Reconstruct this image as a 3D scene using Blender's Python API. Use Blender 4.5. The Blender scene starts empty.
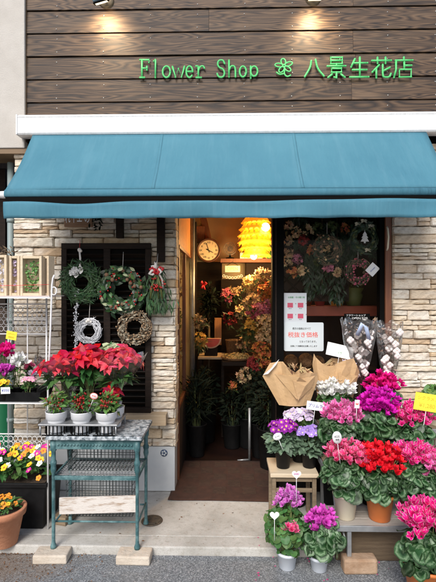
import bpy, math, random
from mathutils import Vector, Matrix, Euler, Quaternion
R = random.Random(11)
PI = math.pi
rad = math.radians
V = Vector
sc = bpy.context.scene
COL = sc.collection

# ------------------------------------------------------------------ camera model
FPX, CX, CY = 440.0, 218.0, 291.0
CAM = V((0, -3.4, 1.55))
YAW = rad(1.2)
RT = V((math.cos(YAW), math.sin(YAW), 0)); FW = V((-math.sin(YAW), math.cos(YAW), 0))

def ray(px, py):
    return FW + RT * ((px - CX) / FPX) + V((0, 0, 1)) * ((CY - py) / FPX)
def at(px, py, Y):
    d = ray(px, py); return CAM + d * ((Y - CAM.y) / d.y)
def gnd(px, py, z):
    d = ray(px, py); return CAM + d * ((z - CAM.z) / d.z)
def xat(px, Y): return at(px, CY, Y).x
def zat(py, Y, px=218): return at(px, py, Y).z

# ------------------------------------------------------------------ mesh builder
class MB:
    def __init__(s): s.v = []; s.f = []; s.m = []; s.uv = []; s.sm = []
    def add(s, vs, fs, m=0, uvs=None, smooth=False):
        b = len(s.v)
        s.v += [V(p) for p in vs]
        s.uv += list(uvs) if uvs else [(0.5, 0.5)] * len(vs)
        for f in fs:
            s.f.append([b + i for i in f]); s.m.append(m); s.sm.append(smooth)
    def box(s, lo, hi, m=0, M=None):
        x0, y0, z0 = lo; x1, y1, z1 = hi
        vs = [V(p) for p in ((x0,y0,z0),(x1,y0,z0),(x1,y1,z0),(x0,y1,z0),(x0,y0,z1),(x1,y0,z1),(x1,y1,z1),(x0,y1,z1))]
        if M is not None: vs = [M @ p for p in vs]
        s.add(vs, [(0,3,2,1),(4,5,6,7),(0,1,5,4),(1,2,6,5),(2,3,7,6),(3,0,4,7)], m)
    def cbox(s, c, size, m=0, rot=None):
        h = V(size) / 2
        M = Matrix.Translation(V(c)) @ (Euler(rot).to_matrix().to_4x4() if rot else Matrix())
        s.box(-h, h, m, M)
    def tube(s, pts, r, n=8, m=0, caps=True, closed=False, flat=None):
        pts = [V(p) for p in pts]; k = len(pts)
        rs = r if isinstance(r, (list, tuple)) else [r] * k
        tans = []
        for i in range(k):
            a = pts[(i - 1) % k] if (closed or i > 0) else pts[i]
            b = pts[(i + 1) % k] if (closed or i < k - 1) else pts[i]
            t = b - a
            tans.append(t.normalized() if t.length > 1e-9 else V((0, 0, 1)))
        up = V((0, 0, 1)) if abs(tans[0].z) < .9 else V((1, 0, 0))
        nrm = tans[0].cross(up).normalized()
        vs = []
        for i in range(k):
            t = tans[i]
            nrm = (nrm - t * nrm.dot(t))
            nrm = nrm.normalized() if nrm.length > 1e-6 else t.orthogonal().normalized()
            bn = t.cross(nrm)
            for j in range(n):
                a = 2 * PI * j / n
                o = (nrm * math.cos(a) + bn * math.sin(a)) * rs[i]
                if flat: o = V((o.x, o.y * flat, o.z))
                vs.append(pts[i] + o)
        fs = []
        for i in range(k if closed else k - 1):
            i2 = (i + 1) % k
            for j in range(n):
                j2 = (j + 1) % n
                fs.append((i*n + j, i2*n + j, i2*n + j2, i*n + j2))
        if caps and not closed:
            fs.append(tuple(range(n - 1, -1, -1))[::-1]); fs.append(tuple((k-1)*n + j for j in range(n))[::-1])
        s.add(vs, fs, m, None, True)
    def lathe(s, prof, c=(0,0,0), n=24, m=0, M=None, smooth=True, sx=1, sy=1):
        c = V(c); vs = []
        for (r, z) in prof:
            for j in range(n):
                a = 2*PI*j/n
                p = V((r*math.cos(a)*sx, r*math.sin(a)*sy, z))
                if M is not None: p = M @ p
                vs.append(c + p)
        fs = []
        for i in range(len(prof) - 1):
            for j in range(n):
                j2 = (j+1) % n
                fs.append((i*n+j, i*n+j2, (i+1)*n+j2, (i+1)*n+j))
        s.add(vs, fs, m, None, smooth)
    def ball(s, c, r, m=0, n=6, k=4):
        prof = [(max(1e-4, r*math.sin(PI*i/k)), -r*math.cos(PI*i/k)) for i in range(k+1)]
        s.lathe(prof, c, n, m)
    def build(s, name, mats, parent=None, loc=None, bevel=0, org=None, seg=2, solid=0):
        me = bpy.data.meshes.new(name)
        o_ = V(org) if org is not None else V((0,0,0))
        me.from_pydata([tuple(p - o_) for p in s.v], [], s.f)
        if not isinstance(mats, (list, tuple)): mats = [mats]
        for mt in mats: me.materials.append(mt)
        me.polygons.foreach_set('material_index', s.m)
        me.polygons.foreach_set('use_smooth', s.sm)
        uvl = me.uv_layers.new(name='UVMap')
        vi = [0] * len(me.loops); me.loops.foreach_get('vertex_index', vi)
        flat = []
        for i in vi: flat += s.uv[i]
        uvl.data.foreach_set('uv', flat)
        me.update()
        o = bpy.data.objects.new(name, me); COL.objects.link(o)
        if parent is not None: o.parent = parent
        if loc is not None: o.location = loc
        if solid:
            md = o.modifiers.new('solid', 'SOLIDIFY'); md.thickness = solid; md.offset = 0
        if bevel:
            md = o.modifiers.new('bevel', 'BEVEL'); md.width = bevel; md.segments = seg; md.limit_method = 'ANGLE'; md.angle_limit = rad(40)
        return o

def tag(o, label, cat, group=None):
    o['label'] = label; o['category'] = cat
    if group: o['group'] = group
    return o
def thing(name, label, cat, loc=(0,0,0), group=None, rz=0):
    o = bpy.data.objects.new(name, None); COL.objects.link(o)
    o.location = loc; o.rotation_euler = (0,0,rz); o.empty_display_size = .05
    return tag(o, label, cat, group)
def struct(o): o['kind'] = 'structure'; return o
def stuff(o): o['kind'] = 'stuff'; return o

# ------------------------------------------------------------------ materials
def newmat(name):
    m = bpy.data.materials.new(name); m.use_nodes = True
    nt = m.node_tree; nt.nodes.clear()
    out = nt.nodes.new('ShaderNodeOutputMaterial')
    return m, nt, nt.nodes, nt.links, out
def rgba(c): return (c[0], c[1], c[2], 1)
def mixc(N, L, fac, a, b, blend='MIX'):
    n = N.new('ShaderNodeMix'); n.data_type = 'RGBA'; n.blend_type = blend
    for sock, val in ((n.inputs['Factor'], fac), (n.inputs[6], a), (n.inputs[7], b)):
        if hasattr(val, 'links'): L.new(val, sock)
        elif isinstance(val, (int, float)): sock.default_value = val
        else: sock.default_value = rgba(val)
    return n.outputs[2]
def ramp(N, L, src, stops):
    n = N.new('ShaderNodeValToRGB'); e = n.color_ramp.elements
    while len(e) < len(stops): e.new(.5)
    for el, (p, c) in zip(e, stops): el.position = p; el.color = rgba(c) if len(c) == 3 else c
    L.new(src, n.inputs[0]); return n.outputs[0]
def coords(N, L, scale=(1,1,1), kind='Object'):
    tc = N.new('ShaderNodeTexCoord'); mp = N.new('ShaderNodeMapping'); mp.inputs['Scale'].default_value = scale
    L.new(tc.outputs[kind], mp.inputs[0]); return mp.outputs[0]
def noise(N, L, vec, scale, detail=4, rough=.55):
    n = N.new('ShaderNodeTexNoise'); n.inputs['Scale'].default_value = scale; n.inputs['Detail'].default_value = detail; n.inputs['Roughness'].default_value = rough
    L.new(vec, n.inputs['Vector']); return n.outputs[0]
def mat(name, col, rough=.6, col2=None, scale=8, bump=0, bscale=60, island=0, metal=0, stretch=(1,1,1), transl=0, emis=None, estr=0, spec=.5, lo=.35, hi=.65, hue=0):
    m, nt, N, L, out = newmat(name)
    p = N.new('ShaderNodeBsdfPrincipled')
    p.inputs['Roughness'].default_value = rough; p.inputs['Metallic'].default_value = metal
    p.inputs['Specular IOR Level'].default_value = spec
    vec = coords(N, L, stretch)
    c = None
    if col2 is not None:
        c = ramp(N, L, noise(N, L, vec, scale, 6, .6), [(lo, col), (hi, col2)])
    if island:
        g = N.new('ShaderNodeNewGeometry')
        hsv = N.new('ShaderNodeHueSaturation')
        mr = N.new('ShaderNodeMapRange'); mr.inputs[3].default_value = 1 - island; mr.inputs[4].default_value = 1 + island
        L.new(g.outputs['Random Per Island'], mr.inputs[0]); L.new(mr.outputs[0], hsv.inputs['Value'])
        if hue:
            mh = N.new('ShaderNodeMapRange'); mh.inputs[3].default_value = .5 - hue; mh.inputs[4].default_value = .5 + hue
            ml = N.new('ShaderNodeMath'); ml.operation = 'MULTIPLY'; ml.inputs[1].default_value = 7.31
            mf = N.new('ShaderNodeMath'); mf.operation = 'FRACT'
            L.new(g.outputs['Random Per Island'], ml.inputs[0]); L.new(ml.outputs[0], mf.inputs[0]); L.new(mf.outputs[0], mh.inputs[0]); L.new(mh.outputs[0], hsv.inputs['Hue'])
        if c is not None: L.new(c, hsv.inputs['Color'])
        else: hsv.inputs['Color'].default_value = rgba(col)
        c = hsv.outputs[0]
    if c is not None: L.new(c, p.inputs['Base Color'])
    else: p.inputs['Base Color'].default_value = rgba(col)
    if bump:
        b = N.new('ShaderNodeBump'); b.inputs['Strength'].default_value = bump; b.inputs['Distance'].default_value = .01
        L.new(noise(N, L, vec, bscale, 5, .6), b.inputs['Height']); L.new(b.outputs[0], p.inputs['Normal'])
    if emis: p.inputs['Emission Color'].default_value = rgba(emis); p.inputs['Emission Strength'].default_value = estr
    sh = p.outputs[0]
    if transl:
        t = N.new('ShaderNodeBsdfTranslucent')
        if c is not None: L.new(c, t.inputs[0])
        else: t.inputs[0].default_value = rgba(col)
        mx = N.new('ShaderNodeMixShader'); mx.inputs[0].default_value = transl
        L.new(sh, mx.inputs[1]); L.new(t.outputs[0], mx.inputs[2]); sh = mx.outputs[0]
    L.new(sh, out.inputs[0]); return m

def petal_mat(name, base, tip, edge=None, transl=.3, island=.25):
    """petal: uv.y base->tip, uv.x across (0.5 centre)"""
    m, nt, N, L, out = newmat(name)
    uv = N.new('ShaderNodeUVMap'); sep = N.new('ShaderNodeSeparateXYZ'); L.new(uv.outputs[0], sep.inputs[0])
    c = ramp(N, L, sep.outputs[1], [(.15, base), (.7, tip)])
    if edge is not None:
        a = N.new('ShaderNodeMath'); a.operation = 'SUBTRACT'; a.inputs[1].default_value = .5; L.new(sep.outputs[0], a.inputs[0])
        b = N.new('ShaderNodeMath'); b.operation = 'ABSOLUTE'; L.new(a.outputs[0], b.inputs[0])
        f = ramp(N, L, b.outputs[0], [(.30, (0,0,0)), (.52, (1,1,1))])
        c = mixc(N, L, f, c, edge)
    g = N.new('ShaderNodeNewGeometry'); hsv = N.new('ShaderNodeHueSaturation'); mr = N.new('ShaderNodeMapRange')
    mr.inputs[3].default_value = 1 - island; mr.inputs[4].default_value = 1 + island
    L.new(g.outputs['Random Per Island'], mr.inputs[0]); L.new(mr.outputs[0], hsv.inputs['Value']); L.new(c, hsv.inputs['Color'])
    p = N.new('ShaderNodeBsdfPrincipled'); p.inputs['Roughness'].default_value = .55; p.inputs['Specular IOR Level'].default_value = .25
    L.new(hsv.outputs[0], p.inputs['Base Color'])
    t = N.new('ShaderNodeBsdfTranslucent'); L.new(hsv.outputs[0], t.inputs[0])
    mx = N.new('ShaderNodeMixShader'); mx.inputs[0].default_value = transl
    L.new(p.outputs[0], mx.inputs[1]); L.new(t.outputs[0], mx.inputs[2]); L.new(mx.outputs[0], out.inputs[0])
    return m

def cyc_leaf_mat():
    m, nt, N, L, out = newmat('cyclamen leaf')
    uv = N.new('ShaderNodeUVMap'); sep = N.new('ShaderNodeSeparateXYZ'); L.new(uv.outputs[0], sep.inputs[0])
    nz = noise(N, L, coords(N, L), 90, 3, .6)
    ad = N.new('ShaderNodeMath'); ad.operation = 'MULTIPLY_ADD'; ad.inputs[1].default_value = .5; L.new(nz, ad.inputs[0])
    sb = N.new('ShaderNodeMath'); sb.operation = 'SUBTRACT'; sb.inputs[1].default_value = .25; L.new(sep.outputs[0], sb.inputs[0]); L.new(sb.outputs[0], ad.inputs[2])
    c = ramp(N, L, ad.outputs[0], [(.10, (.02,.075,.02)), (.42, (.020,.072,.020)), (.60, (.07,.155,.062)), (.76, (.19,.30,.165)), (.90, (.035,.10,.03))])
    g = N.new('ShaderNodeNewGeometry'); hsv = N.new('ShaderNodeHueSaturation'); mr = N.new('ShaderNodeMapRange')
    mr.inputs[3].default_value = .4; mr.inputs[4].default_value = 1.3
    L.new(g.outputs['Random Per Island'], mr.inputs[0]); L.new(mr.outputs[0], hsv.inputs['Value']); L.new(c, hsv.inputs['Color'])
    p = N.new('ShaderNodeBsdfPrincipled'); p.inputs['Roughness'].default_value = .42
    L.new(hsv.outputs[0], p.inputs['Base Color'])
    t = N.new('ShaderNodeBsdfTranslucent'); L.new(hsv.outputs[0], t.inputs[0])
    mx = N.new('ShaderNodeMixShader'); mx.inputs[0].default_value = .15
    L.new(p.outputs[0], mx.inputs[1]); L.new(t.outputs[0], mx.inputs[2]); L.new(mx.outputs[0], out.inputs[0])
    return m

def eye_mat(name, outer, eye, mid=None):
    m, nt, N, L, out = newmat(name)
    uv = N.new('ShaderNodeUVMap'); sep = N.new('ShaderNodeSeparateXYZ'); L.new(uv.outputs[0], sep.inputs[0])
    st = [(.18, eye), (.34, mid or outer), (.9, outer)]
    c = ramp(N, L, sep.outputs[0], st)
    g = N.new('ShaderNodeNewGeometry'); hsv = N.new('ShaderNodeHueSaturation'); mr = N.new('ShaderNodeMapRange')
    mr.inputs[3].default_value = .75; mr.inputs[4].default_value = 1.2
    L.new(g.outputs['Random Per Island'], mr.inputs[0]); L.new(mr.outputs[0], hsv.inputs['Value']); L.new(c, hsv.inputs['Color'])
    p = N.new('ShaderNodeBsdfPrincipled'); p.inputs['Roughness'].default_value = .6; p.inputs['Specular IOR Level'].default_value = .25
    L.new(hsv.outputs[0], p.inputs['Base Color']); L.new(p.outputs[0], out.inputs[0])
    return m

def wood_cladding_mat():
    m, nt, N, L, out = newmat('weathered plank')
    g = N.new('ShaderNodeNewGeometry')
    tc = N.new('ShaderNodeTexCoord')
    off = N.new('ShaderNodeVectorMath'); off.operation = 'MULTIPLY_ADD'
    cmb = N.new('ShaderNodeCombineXYZ')
    L.new(g.outputs['Random Per Island'], cmb.inputs[0]); L.new(g.outputs['Random Per Island'], cmb.inputs[1]); L.new(g.outputs['Random Per Island'], cmb.inputs[2])
    off.inputs[1].default_value = (37, 19, 23); L.new(cmb.outputs[0], off.inputs[0]); L.new(tc.outputs['Object'], off.inputs[2])
    mp = N.new('ShaderNodeMapping'); mp.inputs['Scale'].default_value = (.9, 1, 9); L.new(off.outputs[0], mp.inputs[0])
    # cathedral grain: bands of a stretched noise field
    nz = noise(N, L, mp.outputs[0], 1.15, 2.2, .45)
    ml = N.new('ShaderNodeMath'); ml.operation = 'MULTIPLY'; ml.inputs[1].default_value = 30; L.new(nz, ml.inputs[0])
    fr = N.new('ShaderNodeMath'); fr.operation = 'PINGPONG'; fr.inputs[1].default_value = 1; L.new(ml.outputs[0], fr.inputs[0])
    msc = N.new('ShaderNodeMapRange'); msc.inputs[3].default_value = .75; msc.inputs[4].default_value = 1.9; L.new(g.outputs['Random Per Island'], msc.inputs[0]); L.new(msc.outputs[0], nz.node.inputs['Scale'])
    mp2 = N.new('ShaderNodeMapping'); mp2.inputs['Scale'].default_value = (2.5, 1, 90); L.new(off.outputs[0], mp2.inputs[0])
    fine = noise(N, L, mp2.outputs[0], 2, 6, .7)
    wear = noise(N, L, mp.outputs[0], .9, 4, .6)
    c1 = ramp(N, L, fr.outputs[0], [(.0, (.010,.005,.003)), (.30, (.055,.028,.014)), (.7, (.135,.076,.038)), (1, (.175,.105,.056))])
    c2 = mixc(N, L, ramp(N, L, fine, [(.35, (.55,.55,.55)), (.7, (0,0,0))]), c1, (.03,.017,.010))
    c3 = mixc(N, L, ramp(N, L, wear, [(.52, (0,0,0)), (.8, (.5,.5,.5))]), c2, (.23,.155,.095))
    hsv = N.new('ShaderNodeHueSaturation'); mr = N.new('ShaderNodeMapRange'); mr.inputs[3].default_value = .6; mr.inputs[4].default_value = 1.15
    L.new(g.outputs['Random Per Island'], mr.inputs[0]); L.new(mr.outputs[0], hsv.inputs['Value']); L.new(c3, hsv.inputs['Color'])
    p = N.new('ShaderNodeBsdfPrincipled'); p.inputs['Roughness'].default_value = .62
    L.new(hsv.outputs[0], p.inputs['Base Color'])
    b = N.new('ShaderNodeBump'); b.inputs['Strength'].default_value = .35; b.inputs['Distance'].default_value = .004
    L.new(fine, b.inputs['Height']); L.new(b.outputs[0], p.inputs['Normal'])
    L.new(p.outputs[0], out.inputs[0]); return m

def stone_mat():
    m, nt, N, L, out = newmat('ledge stone')
    g = N.new('ShaderNodeNewGeometry')
    base = ramp(N, L, g.outputs['Random Per Island'], [(0, (.52,.37,.23)), (.14, (.73,.62,.48)), (.32, (.82,.78,.70)), (.45, (.64,.49,.32)), (.58, (.80,.72,.59)), (.72, (.62,.57,.49)), (.86, (.78,.69,.55)), (1, (.84,.80,.73))])
    vec = coords(N, L, (1, 1, 2.2))
    n1 = noise(N, L, vec, 9, 8, .65)
    c = mixc(N, L, ramp(N, L, n1, [(.50, (0,0,0)), (.70, (.65,.65,.65))]), base, (.40,.25,.13))
    n2 = noise(N, L, vec, 45, 6, .7)
    c = mixc(N, L, ramp(N, L, n2, [(.3, (.55,.55,.55)), (.52, (0,0,0))]), c, (.30,.22,.15))
    n3 = noise(N, L, vec, 5, 4, .6)
    c = mixc(N, L, ramp(N, L, n3, [(.5, (0,0,0)), (.75, (.5,.5,.5))]), c, (.70,.67,.62))
    p = N.new('ShaderNodeBsdfPrincipled'); p.inputs['Roughness'].default_value = .85
    L.new(c, p.inputs['Base Color'])
    b = N.new('ShaderNodeBump'); b.inputs['Strength'].default_value = .7; b.inputs['Distance'].default_value = .006
    L.new(noise(N, L, vec, 60, 8, .7), b.inputs['Height']); L.new(b.outputs[0], p.inputs['Normal'])
    L.new(p.outputs[0], out.inputs[0]); return m

def asphalt_mat():
    m, nt, N, L, out = newmat('asphalt')
    vec = coords(N, L)
    vo = N.new('ShaderNodeTexVoronoi'); vo.inputs['Scale'].default_value = 210; L.new(vec, vo.inputs['Vector'])
    sep = N.new('ShaderNodeSeparateColor'); L.new(vo.outputs['Color'], sep.inputs[0])
    c = ramp(N, L, sep.outputs[0], [(0, (.075,.083,.092)), (.5, (.175,.19,.205)), (.85, (.29,.31,.325)), (1, (.46,.47,.48))])
    big = noise(N, L, vec, 2.2, 5, .6)
    c = mixc(N, L, ramp(N, L, big, [(.35, (0,0,0)), (.7, (.3,.3,.3))]), c, (.23,.22,.20))
    # brown soil worked into the surface near the planter
    sx = N.new('ShaderNodeTexCoord'); mp = N.new('ShaderNodeMapping'); mp.inputs['Location'].default_value = (1.28, .92, 0); mp.inputs['Scale'].default_value = (1.0, 2.2, 0)
    mp.vector_type = 'POINT'
    sub = N.new('ShaderNodeVectorMath'); sub.operation = 'ADD'; sub.inputs[1].default_value = (1.33, .86, 0); L.new(sx.outputs['Object'], sub.inputs[0])
    mul = N.new('ShaderNodeVectorMath'); mul.operation = 'MULTIPLY'; mul.inputs[1].default_value = (1.9, 3.6, 0); L.new(sub.outputs[0], mul.inputs[0])
    ln = N.new('ShaderNodeVectorMath'); ln.operation = 'LENGTH'; L.new(mul.outputs[0], ln.inputs[0])
    nn = noise(N, L, vec, 11, 6, .7)
    ma = N.new('ShaderNodeMath'); ma.operation = 'MULTIPLY_ADD'; ma.inputs[1].default_value = 1.5; L.new(nn, ma.inputs[0]); L.new(ln.outputs['Value'], ma.inputs[2])
    f = ramp(N, L, ma.outputs[0], [(.9, (.85,.85,.85)), (1.0, (0,0,0))])
    fm = N.new('ShaderNodeMapRange'); fm.inputs[1].default_value = 1.0; fm.inputs[2].default_value = 1.7; fm.inputs[3].default_value = .6; fm.inputs[4].default_value = 0
    L.new(ma.outputs[0], fm.inputs[0])
    c = mixc(N, L, fm.outputs[0], c, (.20,.13,.075))
    p = N.new('ShaderNodeBsdfPrincipled'); p.inputs['Roughness'].default_value = .88
    L.new(c, p.inputs['Base Color'])
    b = N.new('ShaderNodeBump'); b.inputs['Strength'].default_value = .8; b.inputs['Distance'].default_value = .004
    L.new(vo.outputs['Distance'], b.inputs['Height']); L.new(b.outputs[0], p.inputs['Normal'])
    L.new(p.outputs[0], out.inputs[0]); return m

def concrete_mat():
    m, nt, N, L, out = newmat('worn concrete')
    vec = coords(N, L)
    a = noise(N, L, vec, 3, 8, .65); b_ = noise(N, L, vec, 28, 6, .7); d = noise(N, L, vec, 160, 3, .6)
    c = ramp(N, L, a, [(.3, (.36,.345,.31)), (.52, (.50,.485,.45)), (.7, (.58,.57,.54))])
    c = mixc(N, L, ramp(N, L, b_, [(.3, (.6,.6,.6)), (.48, (0,0,0))]), c, (.27,.24,.19))
    c = mixc(N, L, ramp(N, L, d, [(.3, (.35,.35,.35)), (.5, (0,0,0))]), c, (.22,.20,.17))
    p = N.new('ShaderNodeBsdfPrincipled'); p.inputs['Roughness'].default_value = .8
    L.new(c, p.inputs['Base Color'])
    b = N.new('ShaderNodeBump'); b.inputs['Strength'].default_value = .3; b.inputs['Distance'].default_value = .003
    L.new(d, b.inputs['Height']); L.new(b.outputs[0], p.inputs['Normal'])
    L.new(p.outputs[0], out.inputs[0]); return m

def glass_mat(name, gl=.08, tint=(1,1,1), rough=.02, bump=0, milky=0):
    m, nt, N, L, out = newmat(name)
    tr = N.new('ShaderNodeBsdfTransparent'); tr.inputs[0].default_value = rgba(tint)
    g = N.new('ShaderNodeBsdfGlossy'); g.inputs['Roughness'].default_value = rough
    lw = N.new('ShaderNodeFresnel'); lw.inputs['IOR'].default_value = 1.45
    ml = N.new('ShaderNodeMath'); ml.operation = 'MULTIPLY'; ml.inputs[1].default_value = gl / .04; ml.use_clamp = True
    L.new(lw.outputs[0], ml.inputs[0])
    if bump:
        b = N.new('ShaderNodeBump'); b.inputs['Strength'].default_value = bump; b.inputs['Distance'].default_value = .02
        L.new(noise(N, L, coords(N, L), 22, 3, .5), b.inputs['Height']); L.new(b.outputs[0], g.inputs['Normal']); L.new(b.outputs[0], lw.inputs['Normal'])
    mx = N.new('ShaderNodeMixShader'); L.new(ml.outputs[0], mx.inputs[0]); L.new(tr.outputs[0], mx.inputs[1]); L.new(g.outputs[0], mx.inputs[2])
    sh = mx.outputs[0]
    if milky:
        df = N.new('ShaderNodeBsdfTranslucent'); df.inputs[0].default_value = (.9,.9,.9,1)
        m2 = N.new('ShaderNodeMixShader'); m2.inputs[0].default_value = milky; L.new(sh, m2.inputs[1]); L.new(df.outputs[0], m2.inputs[2]); sh = m2.outputs[0]
    L.new(sh, out.inputs[0]); return m

def awning_mat():
    m, nt, N, L, out = newmat('awning canvas')
    vec = coords(N, L); st = coords(N, L, (6, .6, .6))
    a = noise(N, L, vec, 2.2, 5, .6); b_ = noise(N, L, st, 3, 5, .65)
    c = ramp(N, L, a, [(.3, (.062,.195,.268)), (.7, (.080,.230,.305))])
    c = mixc(N, L, ramp(N, L, b_, [(.5, (0,0,0)), (.8, (.30,.30,.30))]), c, (.15,.31,.39))
    p = N.new('ShaderNodeBsdfPrincipled'); p.inputs['Roughness'].default_value = .82; p.inputs['Specular IOR Level'].default_value = .25
    L.new(c, p.inputs['Base Color'])
    w1 = N.new('ShaderNodeTexWave'); w1.bands_direction = 'X'; w1.inputs['Scale'].default_value = 160; L.new(vec, w1.inputs['Vector'])
    w2 = N.new('ShaderNodeTexWave'); w2.bands_direction = 'Z'; w2.inputs['Scale'].default_value = 160; L.new(vec, w2.inputs['Vector'])
    ad = N.new('ShaderNodeMath'); ad.operation = 'ADD'; L.new(w1.outputs[1], ad.inputs[0]); L.new(w2.outputs[1], ad.inputs[1])
    wr = noise(N, L, coords(N, L, (5,2,1.2)), 2.4, 4, .55)
    b1 = N.new('ShaderNodeBump'); b1.inputs['Strength'].default_value = .35; b1.inputs['Distance'].default_value = .03; L.new(wr, b1.inputs['Height'])
    b2 = N.new('ShaderNodeBump'); b2.inputs['Strength'].default_value = .25; b2.inputs['Distance'].default_value = .001; L.new(ad.outputs[0], b2.inputs['Height']); L.new(b1.outputs[0], b2.inputs['Normal'])
    L.new(b2.outputs[0], p.inputs['Normal']); L.new(p.outputs[0], out.inputs[0]); return m
M = {}
M['plank'] = wood_cladding_mat(); M['stone'] = stone_mat(); M['asphalt'] = asphalt_mat(); M['concrete'] = concrete_mat()
M['cycleaf'] = cyc_leaf_mat()
M['mortar'] = mat('mortar', (.04,.028,.02), .95)
M['nail'] = mat('nail', (.6,.6,.58), .4, metal=.6)
M['stucco'] = mat('stucco', (.50,.47,.43), .9, (.56,.53,.49), 6, .3, 120)
M['white_metal'] = mat('white enamel', (.80,.80,.80), .35, (.72,.72,.72), 3)
M['cassette'] = mat('awning cassette', (.84,.85,.86), .35, (.62,.62,.60), 5, stretch=(9,9,.7), lo=.45, hi=.85)
M['grey_metal'] = mat('grey metal', (.35,.36,.37), .4, (.25,.26,.27), 20, metal=.5)
M['silver'] = mat('galvanised steel', (.52,.54,.55), .38, (.40,.42,.44), 15, metal=.7)
M['dark'] = mat('dark iron', (.003,.0028,.0026), .7, spec=.08)
M['black_plastic'] = mat('black plastic', (.006,.006,.0065), .5, (.011,.011,.0115), 20, spec=.2)
M['awning'] = awning_mat()
M['green_letter'] = mat('green letter', (.10,.60,.18), .45)
M['dark_wood'] = mat('dark brown wood', (.008,.0045,.003), .65, (.020,.011,.007), 5, .3, 30, stretch=(1,1,14), spec=.2)
M['dark_wood_h'] = mat('dark brown louver', (.008,.005,.0035), .65, (.018,.011,.007), 5, .3, 30, stretch=(1,1,14), spec=.2)
M['red_wood'] = mat('red brown wood', (.13,.042,.02), .45, (.20,.07,.03), 5, .2, 30, stretch=(14,14,1))
M['orange_wood'] = mat('orange wood', (.42,.17,.05), .5, (.58,.27,.09), 5, .1, 30, stretch=(14,14,1))
M['tan_wood'] = mat('tan board', (.50,.36,.22), .7, (.60,.46,.30), 6, .3, 40, stretch=(1,14,14))
M['pale_wood'] = mat('pale board', (.62,.50,.34), .6, (.70,.58,.42), 6, .2, 40, stretch=(1,14,14))
M['old_board'] = mat('old plank', (.20,.145,.09), .8, (.30,.23,.15), 5, .4, 40, stretch=(1,14,14))
M['white_plank'] = mat('whitewashed plank', (.68,.63,.58), .8, (.36,.25,.17), 7, .5, 40, stretch=(1.5,8,8), lo=.5, hi=.68)
M['marble'] = mat('speckled stone top', (.10,.125,.145), .4, (.52,.56,.59), 40, .2, 60, lo=.40, hi=.60)
M['teal_metal'] = mat('peeling teal paint', (.04,.115,.125), .5, (.15,.27,.28), 16, .4, 50, lo=.42, hi=.66)
M['plinth'] = mat('pale blue grey plinth', (.50,.53,.55), .5, (.60,.62,.63), 4)
M['block'] = mat('sandstone paver', (.52,.44,.35), .9, (.62,.55,.46), 12, .5, 60)
M['brick'] = mat('worn brown brick', (.32,.20,.12), .9, (.45,.32,.22), 12, .5, 60)
M['cast'] = mat('cast iron cover', (.05,.042,.034), .7, (.12,.09,.06), 30, .5, 60)
M['matt'] = mat('brown mat', (.085,.036,.022), .95, (.055,.024,.015), 20, .9, 300)
M['matt2'] = mat('brown mat raised', (.085,.045,.028), .95, (.058,.03,.018), 30, .9, 300)
M['terracotta'] = mat('terracotta', (.50,.20,.10), .8, (.60,.28,.16), 7, .3, 60)
M['orange_pot'] = mat('orange plastic pot', (.68,.20,.05), .4, (.62,.17,.04), 5)
M['darkred_pot'] = mat('dark red pot', (.25,.02,.025), .35)
M['cream_pot'] = mat('cream pot', (.72,.66,.52), .4, (.66,.60,.46), 5)
M['white_pot'] = mat('white pot', (.80,.81,.83), .45, (.74,.75,.78), 6)
M['soil'] = mat('potting soil', (.05,.032,.02), .95, (.09,.06,.04), 60, .8, 100)
M['kraft'] = mat('kraft paper', (.60,.385,.19), .75, (.68,.46,.25), 5, .7, 16)
M['paper'] = mat('white paper', (.86,.86,.86), .6)
M['yellow_card'] = mat('yellow card', (.90,.78,.06), .6)
M['ink'] = mat('black ink', (.03,.03,.035), .6)
M['blue_ink'] = mat('blue ink', (.08,.12,.4), .6)
M['red_ink'] = mat('red ink', (.80,.10,.07), .6)
M['green_ink'] = mat('green ink', (.10,.35,.15), .6)
M['pink_ink'] = mat('pink print', (.55,.08,.14), .6)
M['white_ink'] = mat('white ink', (.85,.85,.85), .6)
M['kraft_ink'] = mat('yellow ink', (.66,.52,.04), .6)
M['glass'] = glass_mat('window glass', .004)
M['cello'] = glass_mat('cellophane', .10, rough=.15, bump=1.0, milky=.10)
M['leaf'] = mat('green leaf', (.045,.12,.03), .45, island=.45, transl=.2, hue=.03)
M['leaf_light'] = mat('light green leaf', (.13,.26,.06), .5, island=.35, transl=.25, hue=.03)
M['leaf_mid'] = mat('mid green leaf', (.08,.19,.05), .5, island=.4, transl=.25, hue=.03)
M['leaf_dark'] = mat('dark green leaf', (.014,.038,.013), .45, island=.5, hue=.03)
M['leaf_olive'] = mat('olive leaf', (.10,.13,.04), .6, island=.4, transl=.15, hue=.04)
M['fir'] = mat('fir needles', (.020,.066,.016), .55, island=.5, hue=.03)
M['succ'] = mat('succulent', (.14,.28,.08), .45, island=.4, hue=.04)
M['stem'] = mat('stem', (.16,.20,.07), .6)
M['twig'] = mat('twig', (.17,.12,.075), .8, island=.5)
M['white_twig'] = mat('white twig', (.66,.67,.70), .7, island=.2)
M['berry'] = mat('red berry', (.32,.015,.012), .25, island=.3)
M['pine_cone'] = mat('cone', (.16,.09,.05), .8, island=.4)
M['ribbon_red'] = mat('red ribbon', (.55,.02,.03), .5)
M['ribbon_white'] = mat('white ribbon', (.78,.74,.70), .55)
M['cotton'] = mat('cotton', (.86,.82,.79), .95, (.80,.70,.67), 30, .8, 80)
M['poin'] = mat('poinsettia bract', (.52,.003,.034), .5, island=.45, transl=.3, hue=.012)
M['poin_p'] = mat('pinkish bract', (.58,.008,.05), .5, (.68,.10,.14), 30, island=.4, transl=.3, hue=.012)
M['poin_w'] = mat('cream bract', (.52,.58,.36), .5, island=.25, transl=.3)
M['pet_white'] = petal_mat('white petal', (.78,.80,.70), (.86,.86,.86), island=.08)
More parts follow.
